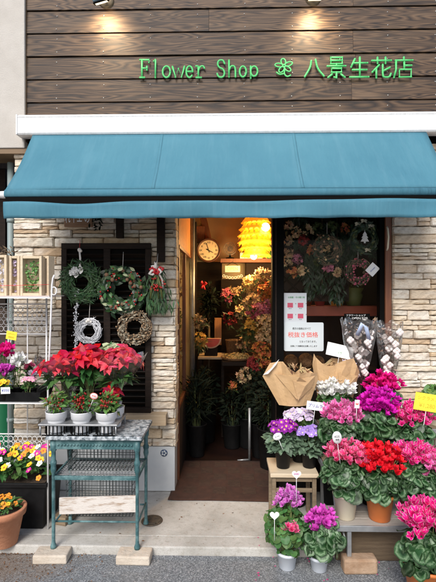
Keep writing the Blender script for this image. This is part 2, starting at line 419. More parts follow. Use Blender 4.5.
M['pet_pink'] = petal_mat('pink striped petal', (.72,.05,.32), (.86,.18,.50), (.90,.66,.80))
M['pet_crimson'] = petal_mat('crimson petal', (.60,.006,.16), (.86,.014,.30))
M['pet_magenta'] = petal_mat('magenta petal', (.52,.008,.34), (.76,.018,.52))
M['pet_red'] = petal_mat('red petal', (.62,.006,.02), (.88,.016,.035))
M['pet_hot'] = petal_mat('hot pink white edged petal', (.72,.008,.20), (.86,.018,.29), (.90,.66,.76))
M['pet_rose'] = petal_mat('rose petal', (.78,.03,.18), (.90,.10,.30), (.90,.66,.72))
M['pet_violet'] = petal_mat('violet petal', (.52,.07,.46), (.68,.18,.60), (.82,.56,.80))
M['pet_orchid'] = petal_mat('orchid petal', (.55,.03,.42), (.74,.10,.58))
M['pet_lav'] = petal_mat('lavender petal', (.36,.22,.62), (.42,.28,.72))
M['pet_pale'] = petal_mat('pale lilac petal', (.55,.42,.66), (.74,.66,.78))
M['eye_purple'] = eye_mat('purple primula', (.24,.015,.30), (.85,.62,.10), (.40,.03,.42))
M['eye_yellow'] = eye_mat('yellow pansy', (.85,.55,.03), (.45,.10,.02))
M['eye_orange'] = eye_mat('orange pansy', (.80,.30,.03), (.45,.08,.02))
M['eye_white'] = eye_mat('white pansy', (.84,.84,.80), (.85,.65,.10))
M['eye_pink'] = eye_mat('magenta pansy', (.62,.03,.30), (.85,.65,.10))
M['eye_palepink'] = eye_mat('pink flower', (.80,.35,.50), (.85,.75,.30))
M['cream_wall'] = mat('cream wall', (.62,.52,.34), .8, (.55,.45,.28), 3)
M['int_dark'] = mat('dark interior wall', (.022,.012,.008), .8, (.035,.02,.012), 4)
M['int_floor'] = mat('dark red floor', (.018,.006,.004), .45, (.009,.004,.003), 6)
M['lamp_shade'] = mat('lit yellow shade', (.85,.52,.05), .6, emis=(1,.42,.03), estr=.28, transl=.45, island=.25)
M['bulb'] = mat('lit bulb', (1,.9,.7), .5, emis=(1,.80,.45), estr=9)
M['strip'] = mat('lit strip', (1,.8,.5), .5, emis=(1,.62,.22), estr=14)
M['clock_face'] = mat('clock face', (.72,.62,.42), .5)
M['clock_rim'] = mat('clock rim', (.10,.04,.02), .35)
M['dried1'] = mat('dried cream flower', (.60,.42,.16), .8, island=.35, hue=.02)
M['dried2'] = mat('dried orange flower', (.50,.17,.045), .8, island=.4, hue=.03)
M['dried3'] = mat('dried pink flower', (.50,.10,.16), .8, island=.4, hue=.02)
M['dried4'] = mat('dried tan flower', (.38,.24,.13), .8, island=.5, hue=.03)
M['husk'] = mat('cotton husk', (.55,.38,.31), .8, island=.4)
M['mesh'] = mat('grey green wire', (.055,.070,.070), .5)
M['win1'] = mat('brightened cream flower', (.72,.52,.29), .8, island=.35, hue=.02)  # dried flower colours lightened here to make up for dim light behind the glass
M['win2'] = mat('brightened orange flower', (.60,.22,.08), .8, island=.35, hue=.03)
M['win3'] = mat('brightened pink flower', (.58,.20,.30), .8, island=.35, hue=.02)
M['win4'] = mat('brightened tan flower', (.56,.37,.21), .8, island=.4, hue=.03)
M['dried5'] = mat('dried red flower', (.30,.03,.03), .8, island=.4)
M['basket'] = mat('wicker', (.26,.14,.06), .8, (.14,.07,.03), 60, .8, 120)
M['orange_red'] = mat('orange red lacquer', (.26,.05,.018), .5, (.18,.03,.012), 3)
M['melon'] = mat('melon red', (.60,.07,.05), .6, (.68,.12,.09), 12)
M['melon_rim'] = mat('melon rind', (.70,.40,.26), .6)
M['green_plastic'] = mat('green plastic', (.015,.17,.075), .4)
M['pipe'] = mat('grey green pipe', (.24,.30,.30), .5)
M['brown_board'] = mat('gap dark brown', (.075,.05,.035), .8, (.05,.033,.024), 5, stretch=(10,10,1))
M['brown_trim'] = mat('brown trim', (.20,.13,.07), .6)
M['bronze'] = mat('bronze ring', (.20,.15,.09), .4, metal=.6)
M['lamp_grey'] = mat('lamp housing', (.20,.27,.32), .4, metal=.3)
M['lens'] = mat('lit lens', (1,.9,.7), .3, emis=(1,.82,.5), estr=1.5)
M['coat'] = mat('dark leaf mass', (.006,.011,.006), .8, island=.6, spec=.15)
M['gold'] = mat('yellow paper', (.70,.45,.08), .7, (.5,.25,.05), 8)
M['litter'] = mat('dead leaf litter', (.16,.075,.03), .95, island=.5)
M['cord_red'] = mat('red cord', (.70,.03,.04), .6)

# ------------------------------------------------------------------ plant bits
def frame(pos, zdir, spin=0, s=1):
    q = V(zdir).normalized().to_track_quat('Z', 'Y')
    return Matrix.Translation(V(pos)) @ q.to_matrix().to_4x4() @ Matrix.Rotation(spin, 4, 'Z') @ Matrix.Scale(s, 4)
def rdir(up=0):
    while True:
        d = V((R.uniform(-1,1), R.uniform(-1,1), R.uniform(-1,1)))
        if .05 < d.length < 1: break
    d = d.normalized(); d.z += up
    return d.normalized()
HEART = [(0,-.25),(.38,-.52),(.80,-.42),(1.0,.0),(.88,.45),(.5,.85),(0,1.08),(-.5,.85),(-.88,.45),(-1.0,0),(-.80,-.42),(-.38,-.52)]
def heart_leaf(mb, T, m=0):
    k = len(HEART); cup = R.uniform(-.25, .28); wav = R.uniform(0,6)
    vs = [(0,.05,0)]; uv = [(0,.5)]
    for fr in (.55, 1.0):
        for i,(x,y) in enumerate(HEART):
            z = cup*fr*fr - .18*abs(x)*fr*0 + (.10*math.sin(i*2.1+wav) if fr == 1 else 0) - .12*y*y*fr
            vs.append((x*fr, .05 + (y-.05)*fr, z)); uv.append((fr, .5))
    fs = [(0, 1+i, 1+(i+1)%k) for i in range(k)]
    fs += [(1+i, 1+k+i, 1+k+(i+1)%k, 1+(i+1)%k) for i in range(k)]
    mb.add([T @ V(p) for p in vs], fs, m, uv, True)
def blade(mb, T, w=.4, bend=.25, m=0, n=3):
    """pointed leaf along +Y of unit length, folded on the midrib"""
    vs = []; uv = []
    prof = [(0,.12),(.3,.95),(.62,.85),(1,.0)] if n == 3 else [(0,.2),(.5,1),(1,0)]
    for (t, k) in prof:
        z = -bend*t*t
        for sx in (-1,0,1):
            vs.append((sx*w*k*.5, t, z + (.10*k*w if sx else 0))); uv.append((.5+sx*.5, t))
    fs = []
    for i in range(len(prof)-1):
        a = i*3; fs += [(a,a+1,a+4,a+3),(a+1,a+2,a+5,a+4)]
    mb.add([T @ V(p) for p in vs], fs, m, uv, True)
def cyc_flower(mb, T, m=0):
    """five reflexed petals standing up from the centre"""
    for j in range(5):
        a = 2*PI*j/5 + R.uniform(-.2,.2); tw = R.uniform(-.5,.5); ln = R.uniform(.85,1.15); sp = R.uniform(.25,.7)
        vs = []; uv = []
        for (t,w,o) in ((0,.16,.12),(.45,.34,.30),(.8,.30,.42+sp*.25),(1.0,.10,.45+sp*.6)):
            for sx in (-1,0,1):
                x = o*ln; y = sx*w + tw*t*.3; z = t*ln + (.05 if sx == 0 else 0)
                vs.append(V((x*math.cos(a) - y*math.sin(a), x*math.sin(a) + y*math.cos(a), z))); uv.append((.5+sx*.5, t))
        fs = []
        for i in range(3):
            b = i*3; fs += [(b,b+1,b+4,b+3),(b+1,b+2,b+5,b+4)]
        mb.add([T @ p for p in vs], fs, m, uv, True)
def disc_flower(mb, T, m=0, lobes=5):
    k = lobes*3; vs = [(0,0,.0)]; uv = [(0,.5)]
    ph = R.uniform(0,6)
    for fr in (.5,1):
        for i in range(k):
            a = 2*PI*i/k + ph
            r = fr*(1 - (.22 if i%3 == 0 and fr == 1 else 0))
            vs.append((r*math.cos(a), r*math.sin(a), .12*fr + R.uniform(-.06,.06)*fr)); uv.append((fr,.5))
    fs = [(0,1+i,1+(i+1)%k) for i in range(k)] + [(1+i,1+k+i,1+k+(i+1)%k,1+(i+1)%k) for i in range(k)]
    mb.add([T @ V(p) for p in vs], fs, m, uv, True)
def shell_pt(c, r, lowz=-.3, inner=.75):
    while True:
        d = rdir()
        if d.z > lowz: break
    s = R.uniform(inner, 1)
    return V(c) + V((d.x*r[0]*s, d.y*r[1]*s, d.z*r[2]*s)), d
def heart_foliage(c, r, n, size, base=None, mb=None):
    mb = mb or MB()
    for _ in range(n):
        p, d = shell_pt(c, r, -.45, .55)
        nd = (d + V((0,-.25,.55))).normalized() + rdir()*.6
        T = frame(p, nd, 0, size*R.uniform(.55,1.25))
        # tip points outwards/down
        out = V((d.x, d.y, -.4)); loc = T.to_3x3().inverted() @ out
        T = T @ Matrix.Rotation(math.atan2(-loc.x, loc.y) + R.uniform(-.5,.5), 4, 'Z')
        heart_leaf(mb, T, 0)
        if base is not None:
            mid = (p + V(base))/2 + V((0,0,.012))
            mb.tube([base, mid, p], .0018, 4, 1, caps=False)
    return mb
def blade_foliage(c, r, n, size, w=.4, base=None, lowz=-.5, up=.3, mb=None, inner=.5, m=0, nn=3):
    mb = mb or MB()
    for _ in range(n):
        p, d = shell_pt(c, r, lowz, inner)
        y = (V((d.x, d.y, d.z*.5 + up*R.uniform(-.6,1.2))) + rdir()*.5).normalized()
        zz = (V((0,-.3,1)) + rdir()*.6)
        x = y.cross(zz).normalized(); z = x.cross(y)
        s = size*R.uniform(.65,1.2)
        T = Matrix.Translation(p - y*s*.4) @ Matrix((x,y,z)).transposed().to_4x4() @ Matrix.Scale(s,4)
        blade(mb, T, w, R.uniform(.0,.5), m, nn)
    return mb
def cyc_mass(c, r, n, size, base=None):
    mb = MB()
    for _ in range(n):
        p, d = shell_pt(c, r, -.6, .3)
        nd = V((d.x*.5, d.y*.5 - .15, 1.0)) + rdir()*.45
        cyc_flower(mb, frame(p - V((0,0,size*.4)), nd, R.uniform(0,6), size*R.uniform(.8,1.15)), 0)
    return mb
def disc_mass(c, r, n, size, lowz=-.3, mb=None, m=0, face=.9):
    mb = mb or MB()
    for _ in range(n):
        p, d = shell_pt(c, r, lowz, .6)
        nd = V((d.x*.6, d.y*.6 - .45, .7)) + rdir()*.4
        disc_flower(mb, frame(p, nd, 0, size*R.uniform(.75,1.15)), m)
    return mb
def pot_mb(r0, r1, h, rim=.012, rimh=.02, n=28):
    """outer wall, rolled rim, inside down to soil level"""
    mb = MB()
    prof = [(.001,0),(r0-.004,0),(r0,.004),(r1,h-rimh),(r1+rim,h-rimh+.002),(r1+rim+.001,h-.002),(r1+rim-.003,h),(r1-.004,h),(r1-.008,h-.03)]
    mb.lathe(prof, n=n); return mb
def add_pot(t, r0, r1, h, m, rim=.006, rimh=.018):
    po = pot_mb(r0, r1, h, rim, rimh).build('pot', m, t)
    s = MB(); s.lathe([(.001,h-.022),(r1-.004,h-.024)], n=20); s.build('soil', M['soil'], po)
def stems_mb(base, c, r, n):
    mb = MB()
    for _ in range(n):
        p, d = shell_pt(c, r, -.3, .3); b = V(base) + V((R.uniform(-.02,.02), R.uniform(-.02,.02), 0))
        mb.tube([b, (b+p)/2 + V((R.uniform(-.01,.01), R.uniform(-.01,.01), 0)), p], .0022, 5, 0, caps=False)
    return mb
def cyclamen(label, base, pot, potmat, fol, blo, petal, nl=60, nf=34, ls=.04, fs=.032, leafmat=None, group='potted cyclamens', kind='cyclamen'):
    """fol/blo = (centre offset, radii)"""
    t = thing('potted_' + kind, label, 'potted plant', base, group)
    r0, r1, h = pot
    add_pot(t, r0, r1, h, potmat)
    b = V((0,0,h-.03))
    fz, fr_ = V(fol[0]), V(fol[1]); gap = (V(blo[0]).z - blo[1][2]*.9) - (fz.z + fr_.z*1.15)
    if gap > 0: fz.z += gap*.5; fr_.z += gap*.5
    fol = (fz, fr_)
    rimf = heart_foliage((0,0,h+.018), (r1*1.35,r1*1.35,.04), 26, ls*.8, b)
    heart_foliage(V(fol[0])+V((0,0,.008)), V((fol[1][0],fol[1][1],fol[1][2]*1.28)), int(nl*1.45), ls*.80, b, rimf).build('foliage', [leafmat or M['cycleaf'], M['stem']], t)
    cyc_mass(V(blo[0])-V((0,0,.010)), V((blo[1][0]*1.14,blo[1][1]*1.1,blo[1][2]*1.2)), int(nf*2.6), fs*.76).build('blossoms', petal, t)
    stems_mb(b, blo[0], blo[1], 16).build('stems', M['stem'], t)
    return t
def heart_tag(label, p, s=.022, h=.12, name='price_tag', group='heart shaped tags on sticks'):
    t = thing(name, label, 'tag', p, group)
    pts = []
    for i in range(28):
        a = 2*PI*i/28
        pts.append((16*math.sin(a)**3/16, (13*math.cos(a)-5*math.cos(2*a)-2*math.cos(3*a)-math.cos(4*a))/16))
    mb = MB(); k = 28
    vs = [V((x*s, -.0012, y*s)) for x,y in pts] + [V((x*s, .0012, y*s)) for x,y in pts]
    mb.add(vs, [tuple(range(k)), tuple(range(2*k-1,k-1,-1))] + [(i,(i+1)%k,k+(i+1)%k,k+i) for i in range(k)])
    mb.build('card', M['paper'], t)
    st = MB(); st.tube([(0,.003,-s*.9),(0,.004,-h)], .0015, 6); st.build('stick', M['white_ink'], t)
    return t
def text(body, size, m, pos, parent=None, rot=(PI/2,0,0), name='lettering', ext=.0006, align='CENTER', width=None):
    cu = bpy.data.curves.new('tx', 'FONT'); cu.body = body; cu.size = size; cu.align_x = align; cu.align_y = 'CENTER'; cu.extrude = ext; cu.resolution_u = 3
    o = bpy.data.objects.new('tx', cu); COL.objects.link(o)
    bpy.context.view_layer.update()
    me = bpy.data.meshes.new_from_object(o.evaluated_get(bpy.context.evaluated_depsgraph_get()))
    wid = o.dimensions.x
    bpy.data.objects.remove(o); bpy.data.curves.remove(cu)
    me.name = name; me.materials.clear(); me.materials.append(m)
    ob = bpy.data.objects.new(name, me); COL.objects.link(ob)
    ob.location = pos; ob.rotation_euler = rot
    if width and wid > 1e-6: ob.scale = (width/wid, 1, 1)
    if parent is not None: ob.parent = parent
    return ob
def card(label, pos, w, h, m, rot=(0,0,0), body=None, bm=None, bsize=None, stick=None, name='price_card', cat='price card', group=None, lines=None):
    """a stiff card facing -y, centre at pos"""
    t = thing(name, label, cat, pos, group); t.rotation_euler = rot
    mb = MB(); mb.cbox((0,0,0), (w,.002,h)); cd = mb.build('card', m, t)
    if body: text(body, bsize or h*.5, bm or M['ink'], (0,-.0022,0), cd, width=w*.8)
    for (bd, z, sz, bmt, wd) in (lines or []): text(bd, sz, bmt, (0,-.0022,z), cd, width=wd)
    if stick:
        st = MB(); st.tube([(0,.003,-h/2+.004),(0,.003,-h/2-stick)], .0018, 6); st.build('stick', M['white_ink'], t)
    return t

# ================================================================== GROUND
mb = MB(); mb.box((-30,-30,-.12),(30,-.745,-.05)); struct(mb.build('road', M['asphalt']))
mb = MB(); mb.box((-12,-.62,-.14),(12,.12,0)); struct(mb.build('pavement', M['concrete'], bevel=.004))
mb = MB(); x = -12.6
while x < 12:                                                        # kerb stones, flush with the pavement
    mb.box((x+.003,-.742,-.14),(x+2.597,-.624,.001)); x += 2.6
struct(mb.build('kerb', M['concrete'], bevel=.008))
for k in range(1):
    mb = MB()
    for _ in range(900):
        a = R.gauss(-1.33,.27); b = R.uniform(-1.12,-.76)
        if R.random() < .25: b = R.uniform(-.76,-.745); 
        s = R.uniform(.004,.014)
        T = frame((a, b, -.046), (R.uniform(-.4,.4), R.uniform(-.4,.4), 1), R.uniform(0,6), s*R.uniform(.6,1.2))
        blade(mb, T, .6, R.uniform(-.3,.6), 0, 2)
    stuff(mb.build('leaf_litter', M['litter']))['label'] = 'brown leaf litter and soil on the asphalt'
mb = MB(); p = gnd(143,557,-.047)
for k in range(4): blade(mb, frame(p, (R.uniform(-.3,.3),-.3,1), 1.3*k, .018), .5, .3)
tag(mb.build('fallen_leaf', M['leaf_light'], org=p, loc=p), 'small bright green leaf scrap on the road by the right table block', 'leaf')

# scattered dry bits on the pavement
mb = MB()
for _ in range(46):
    a, b = R.uniform(-1.0,1.0), R.uniform(-.72,-.05)
    blade(mb, frame((a,b,.003), (R.uniform(-.3,.3),R.uniform(-.3,.3),1), R.uniform(0,6), R.uniform(.006,.020)), .5, R.uniform(-.2,.5), 0, 2)
stuff(mb.build('dry_leaf_scraps', M['litter']))['label'] = 'dark dry leaf scraps scattered on the pavement'
# drain cover
p = gnd(152,521,0)
t = thing('drain_cover', 'small round rusty cast iron drain cover set in the concrete pavement', 'drain cover', (p.x,p.y,.001))
mb = MB(); mb.lathe([(.001,.004),(.058,.004),(.062,.006),(.070,.006),(.073,.0)], n=32); mb.build('rim', M['cast'], t)
mb = MB()
for i in range(7):
    y = -.048 + i*.016; w = math.sqrt(max(0,.057**2 - y*y)); mb.box((-w, y-.004, .0045),(w, y+.004, .010))
mb.build('grate', M['cast'], t)

# ================================================================== SHOP BUILDING
bld = thing('shop_building', 'flower shop front with weathered plank fascia and pale ledge stone walls', 'building')
ZT = 4.35
# --- plank cladding
mb = MB()
xl = xat(26.5, 0); xr = 2.9
zl = [zat(p_, 0) for p_ in (-58,-35,-12,11,34,57,80,103,126)]
joints = {0:[.9],1:[-.5],2:[xat(352,0)],3:[xat(209,0)],4:[xat(352,0)],5:[xat(352,0)+.02],6:[xat(352,0)-.01],7:[-2.2]}
ph = zl[2]-zl[3]
for i in range(8):
    z1, z0 = zl[i], zl[i+1]
    xs = [xl] + [j for j in joints[i] if xl < j < xr] + [xr]
    for a, b in zip(xs, xs[1:]):
        dy = R.uniform(0,.003)
        vs = [(a+.001,-.030-dy,z0+.006),(b-.001,-.030-dy,z0+.006),(b-.001,.0,z0+.006),(a+.001,.0,z0+.006),(a+.001,-.020-dy,z1-.001),(b-.001,-.020-dy,z1-.001),(b-.001,.0,z1-.001),(a+.001,.0,z1-.001)]
        mb.add(vs, [(0,3,2,1),(4,5,6,7),(0,1,5,4),(1,2,6,5),(2,3,7,6),(3,0,4,7)], 0)
    xn = xl + .25
    while xn < xr:
        for zz in (z0+.035, z1-.04):
            yy = -.030 + .010*(zz-z0)/ph
            mb.lathe([(.0001,.004),(.0032,.0035),(.0042,0)], (xn+R.uniform(-.004,.004), yy-.002, zz), 8, 1, Matrix.Rotation(PI/2,4,'X'))
        xn += .362
mb.build('wood_cladding', [M['plank'], M['nail']], bld, bevel=0)
mb = MB(); mb.box((xl, .001, 2.62),(xr, .2, ZT)); mb.build('upper_wall', M['dark'], bld)
# --- stucco panel to the left of the planks
mb = MB(); xs = xat(24.5,-.06); zs = zat(148,-.06,0)
mb.box((-3.4,-.06,zs),(xs,.2,ZT)); mb.build('stucco_panel', M['stucco'], bld, bevel=.006)
mb = MB(); mb.box((xs+.0005,-.04,2.70),(xl-.001,.19,ZT)); mb.build('corner_trim', M['brown_trim'], bld)
mb = MB(); mb.box((-3.4,-.05,zs-.04),(-1.30,.2,zs-.002)); mb.build('soffit', M['brown_trim'], bld)

# --- ledge stone veneer
def veneer(x0, x1, z0, z1, yf, yb, ragged_r=False, ragged_l=False):
    mb = MB(); z = z0
    core0 = .02
    mb.box((x0+core0, yf+.045, z0),(x1-core0, yb, z1), 1)
    while z < z1 - .01:
        h = R.choice([.036,.045,.052,.06,.068,.078]) ; h = min(h, z1 - z)
        x = x0 + (R.uniform(-.012,.008) if ragged_l else 0)
        while x < x1 - .004:
            l = R.uniform(.10,.36); 
            if x + l > x1 - .07: l = x1 - x + (R.uniform(-.014,.008) if ragged_r else 0)
            pr = R.uniform(0,.024)
            split = h > .05 and R.random() < .38
            for (a, b) in ([(0,.5),(.5,1)] if split else [(0,1)]):
                stone(mb, x+.0015, x+l-.0015, z+h*a+.0013, z+h*b-.0013, yf-pr-R.uniform(0,.008), yf+.06 if not (ragged_r or ragged_l) else yb)
            x += l
        z += h
    return mb
def stone(mb, x0, x1, z0, z1, y, yb):
    us = [0,.008/(x1-x0)] + [k/max(2,int((x1-x0)/.035)) for k in range(1,max(2,int((x1-x0)/.035)))] + [1-.008/(x1-x0),1]; zz_ = [0,.12,.5,.88,1]; nx = len(us); nz = len(zz_)
    vs = []; tilt = R.uniform(-.05,.05); tl2 = R.uniform(-.03,.03)
    for j in range(nz):
        for i in range(nx):
            u = us[i]; v = zz_[j]
            ex = min(i, nx-1-i); ez = min(j, nz-1-j)
            yy = y + (.017 if ez == 0 else 0) + (.015 if ex == 0 else 0) + R.uniform(-.0045,.0045) + tilt*(v-.5)*(z1-z0) + tl2*(u-.5)*(x1-x0)*.5
            x = x0 + u*(x1-x0) + (R.uniform(-.004,.004) if 0 < ex else 0); z = z0 + v*(z1-z0) + (R.uniform(-.003,.003) if 0 < i < nx-1 else 0)*1
            vs.append((x, yy, z))
    nf = len(vs)
    fs = [(j*nx+i, j*nx+i+1, (j+1)*nx+i+1, (j+1)*nx+i) for j in range(nz-1) for i in range(nx-1)]
    edge = [i for i in range(nx)] + [j*nx+nx-1 for j in range(1,nz)] + [(nz-1)*nx+i for i in range(nx-2,-1,-1)] + [j*nx for j in range(nz-2,0,-1)]
    for e in edge: vs.append((vs[e][0], yb, vs[e][2]))
    k = len(edge)
    for i in range(k):
        fs.append((edge[(i+1)%k], edge[i], nf+i, nf+(i+1)%k))
    mb.add(vs, fs, 0)
ZP = zat(446, 0)
XL0 = xat(14.5, 0); XL1 = xat(176, 0)
veneer(XL0, XL1, ZP, 2.68, -.005, .16, ragged_r=True).build('stone_wall', [M['stone'], M['mortar']], bld)
XR0 = xat(392, 0)
veneer(XR0, 2.9, .0, 2.68, -.005, .12).build('stone_pier', [M['stone'], M['mortar']], bld)
# --- plinth of painted sheet under the left stones
t_ = MB()
for a, b in ((XL0,-.98),(-.976,xat(146,0)-.004),(xat(146,0),xat(175,0))): t_.box((a,-.012,.004),(b,.15,ZP-.004))
pl = t_.build('plinth', M['plinth'], bld, bevel=.004)
mb = MB(); c = at(164,453,-.013)
mb.lathe([(.0001,.004),(.026,.004),(.028,0)], c, 24, 0, Matrix.Rotation(PI/2,4,'X'))
for k in range(5):
    a = 2*PI*k/5; mb.lathe([(.0001,.0065),(.007,.006),(.008,.003)], c+V((.014*math.cos(a),0,.014*math.sin(a))), 10, 1, Matrix.Rotation(PI/2,4,'X'))
mb.build('emblem', [mat('emblem blue', (.04,.07,.14), .4), M['plinth']], pl)
# --- lintel over door and window, wall above the shop
XD0 = XL1; XM0 = xat(272, .03); XM1 = xat(283.5, .03); XW1 = xat(384, .03)
mb = MB(); mb.box((XL1+.01,.01,2.2),(XR0-.002,.16,2.619)); mb.build('lintel', M['dark_wood'], bld)
mb = MB(); mb.box((XM0,.0,.0),(XM1,.10,2.198)); mb.build('door_mullion', M['dark'], bld, bevel=.004)
mb = MB(); mb.box((XM0+.02,-.012,.0),(XM0+.032,.0,2.198)); mb.build('door_track', M['dark_wood'], bld)
# --- shop window
mb = MB()
mb.box((XW1,-.0,.33),(XR0-.003,.11,2.198)); wj = mb.build('window_jamb', M['red_wood'], bld, bevel=.004)
mb = MB(); mb.box((XW1-.035,.02,.332),(XW1-.001,.09,2.196)); mb.build('window_inner_frame', M['dark'], bld)
mb = MB(); mb.box((XM1+.001,.0,.30),(XR0-.003,.12,.328)); mb.build('window_sill', M['dark_wood_h'], bld)
mb = MB(); mb.box((XM1+.001,.01,.001),(XR0-.003,.12,.299)); mb.build('window_base_panel', M['dark_wood'], bld)
mb = MB(); mb.box((XM1+.001,.050,.33),(XW1-.036,.055,2.197)); mb.build('window_pane', M['glass'], bld)
mb = MB(); xj = xat(386.5, -.004); mb.tube([(xj,-.012,1.86),(xj,-.03,1.88),(xj+.004,-.034,1.96),(xj,-.03,2.02),(xj,-.012,2.04)], .007, 8); mb.build('handle', M['cream_pot'], wj)
# --- interior shell
YB = 2.3
IX0, IX1 = -.95, 1.75
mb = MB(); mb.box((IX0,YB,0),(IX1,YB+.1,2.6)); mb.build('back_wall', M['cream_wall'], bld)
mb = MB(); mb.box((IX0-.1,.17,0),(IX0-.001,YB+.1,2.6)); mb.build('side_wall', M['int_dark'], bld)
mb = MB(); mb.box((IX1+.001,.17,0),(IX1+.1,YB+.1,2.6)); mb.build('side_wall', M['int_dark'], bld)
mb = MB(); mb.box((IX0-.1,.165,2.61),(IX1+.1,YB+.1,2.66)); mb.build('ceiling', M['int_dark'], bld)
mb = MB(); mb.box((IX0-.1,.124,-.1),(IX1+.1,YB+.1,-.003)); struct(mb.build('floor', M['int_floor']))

# --- neighbour gap on the far left
mb = MB(); mb.box((-3.6,.75,0),(-1.0-.55,.85,3.2)); t = mb.build('gap_dark_wall', M['brown_board'])  # dark wall added to make the gap look unlit
tag(t, 'dark brown wall put in for the darkness of the gap left of the shop', 'wall')
mb = MB(); px_ = xat(10.5,.10)
mb.tube([(px_,.10,.0),(px_,.10,2.58)], .024, 14)
for z in (.5,1.3,2.1): mb.tube([(px_,.10,z),(px_,.10,z+.03)], .029, 14)
tag(mb.build('drainpipe', M['pipe'], org=(px_,.1,0), loc=(px_,.1,0)), 'grey green drainpipe in the gap beside the left stone wall', 'pipe')
mb = MB(); p0 = at(3,200,.35); mb.box((p0.x-.25,.33,1.4),(p0.x+.03,.37,2.6)); 
tag(mb.build('wooden_board', M['dark_wood'], org=(p0.x,.35,1.4), loc=(p0.x,.35,1.4)), 'dark brown upright board hanging behind the drainpipe under the stucco', 'board')
t = thing('plastic_bin', 'dark green plastic bin standing in the gap behind the wire rack', 'bin', (xat(7,.3),.30,0))
mb = MB(); mb.lathe([(.001,0),(.12,0),(.125,.01),(.15,.62),(.158,.63),(.158,.66),(.145,.66),(.14,.3)], n=28, sx=1); mb.build('bin', M['green_plastic'], t)
mb = MB(); mb.lathe([(.001,.74),(.05,.735),(.09,.70),(.16,.672),(.163,.662)], n=28); mb.build('lid', M['green_plastic'], t)

# ================================================================== AWNING
YC = -.16; YF = -.54
aw = thing('awning', 'blue canvas shop awning rolled out of a long white cassette', 'awning', (0,0,0))
ax0 = at(33,133,-.14).x; ax1 = at(426,133,-.14).x
zc0 = zat(133.5, YC); zc1 = zat(112, YC)
cx0 = at(17.5,123,YC).x; cx1 = 1.78
prof = [(-.035,zc0+.012),(-.03,zc1-.004),(-.045,zc1),(YC+.02,zc1-.002),(YC+.004,zc1-.014),(YC-.004,zc1-.018),(YC-.002,zc1-.026),(YC,zc1-.03),(YC,zc0+.016),(YC+.008,zc0+.004),(YC+.03,zc0)]
mb = MB(); k = len(prof)
mb.add([(cx0,y,z) for y,z in prof] + [(cx1,y,z) for y,z in prof], [tuple(range(k)), tuple(range(2*k-1,k-1,-1))] + [(i,k+i,k+(i+1)%k,(i+1)%k) for i in range(k)])
mb.build('cassette', M['cassette'], aw, bevel=.003)
mb = MB(); mb.box((cx0-.014,YC-.002,zc0+.004),(cx0-.001,-.034,zc1-.004)); mb.build('end_cap', M['cassette'], aw, bevel=.004)
zf = zat(190, YF)
# canvas
mb = MB(); nx, ny = 60, 14
vs = []
for j in range(ny+1):
    v = j/ny
    for i in range(nx+1):
        u = i/nx
        sag = -.022*math.sin(PI*v) - .004*math.sin(PI*v)*math.sin(u*23+v*3) - .006*v*math.exp(-((u-.02)/.05)**2)
        fold = .010*math.sin(PI*min(1,v*1.0))*math.exp(-((u-.09-.16*(1-v))/.035)**2)
        vs.append((ax0 + u*(ax1-ax0), -.145 + v*(YF-.012+.145), zc0+.004 + v*(zf-zc0+.004) + sag + fold))
fs = [(j*(nx+1)+i, (j+1)*(nx+1)+i, (j+1)*(nx+1)+i+1, j*(nx+1)+i+1) for j in range(ny) for i in range(nx)]
mb.add(vs, fs, 0, None, True); cv = mb.build('canvas', M['awning'], aw, solid=.0022)
for xs_ in (ax0+.97, ax0+1.94):                                     # overlapped seams between the cloth widths
    mb = MB(); vs = []
    for j in range(ny+1):
        v = j/ny; u = (xs_-ax0)/(ax1-ax0); sag = -.022*math.sin(PI*v) - .004*math.sin(PI*v)*math.sin(u*23+v*3)
        for dx in (-.011,.011): vs.append((xs_+dx, -.145 + v*(YF-.012+.145) - .0012, zc0+.004 + v*(zf-zc0+.004) + sag + .0016))
    mb.add(vs, [(2*j,2*j+2,2*j+3,2*j+1) for j in range(ny)], 0, None, True); mb.build('seam', M['awning'], cv, solid=.0008)
# front bar: canvas wraps its top, black face below standing for the shaded gap
mb = MB(); n = 10
vs = []
for i in range(n+1):
    a = PI*.5 + PI*.75*i/n
    vs.append((YF + .030*math.cos(a), zf - .022 + .030*math.sin(a)))
full = [(ax0,y,z) for y,z in vs] + [(ax1,y,z) for y,z in vs]; k = n+1
mb.add(full, [(i,i+1,k+i+1,k+i) for i in range(n)], 0, None, True); mb.build('canvas_wrap', M['awning'], aw, solid=.002)
mb = MB(); mb.box((ax0+.002,YF-.020,zf-.105),(ax1-.002,YF+.03,zf-.026)); fb = mb.build('front_bar', M['dark'], aw, bevel=.006)
mb = MB(); mb.lathe([(.001,.055),(.016,.055),(.022,.045),(.024,.02),(.024,0)], (ax0,YF,zf-.025), 18, 0, Matrix.Rotation(-PI/2,4,'Y')); mb.build('end_cap', M['cassette'], fb)
mb = MB(); mb.lathe([(.001,.055),(.016,.055),(.022,.045),(.024,.02),(.024,0)], (ax1,YF,zf-.025), 18, 0, Matrix.Rotation(PI/2,4,'Y')); mb.build('end_cap', M['cassette'], fb)
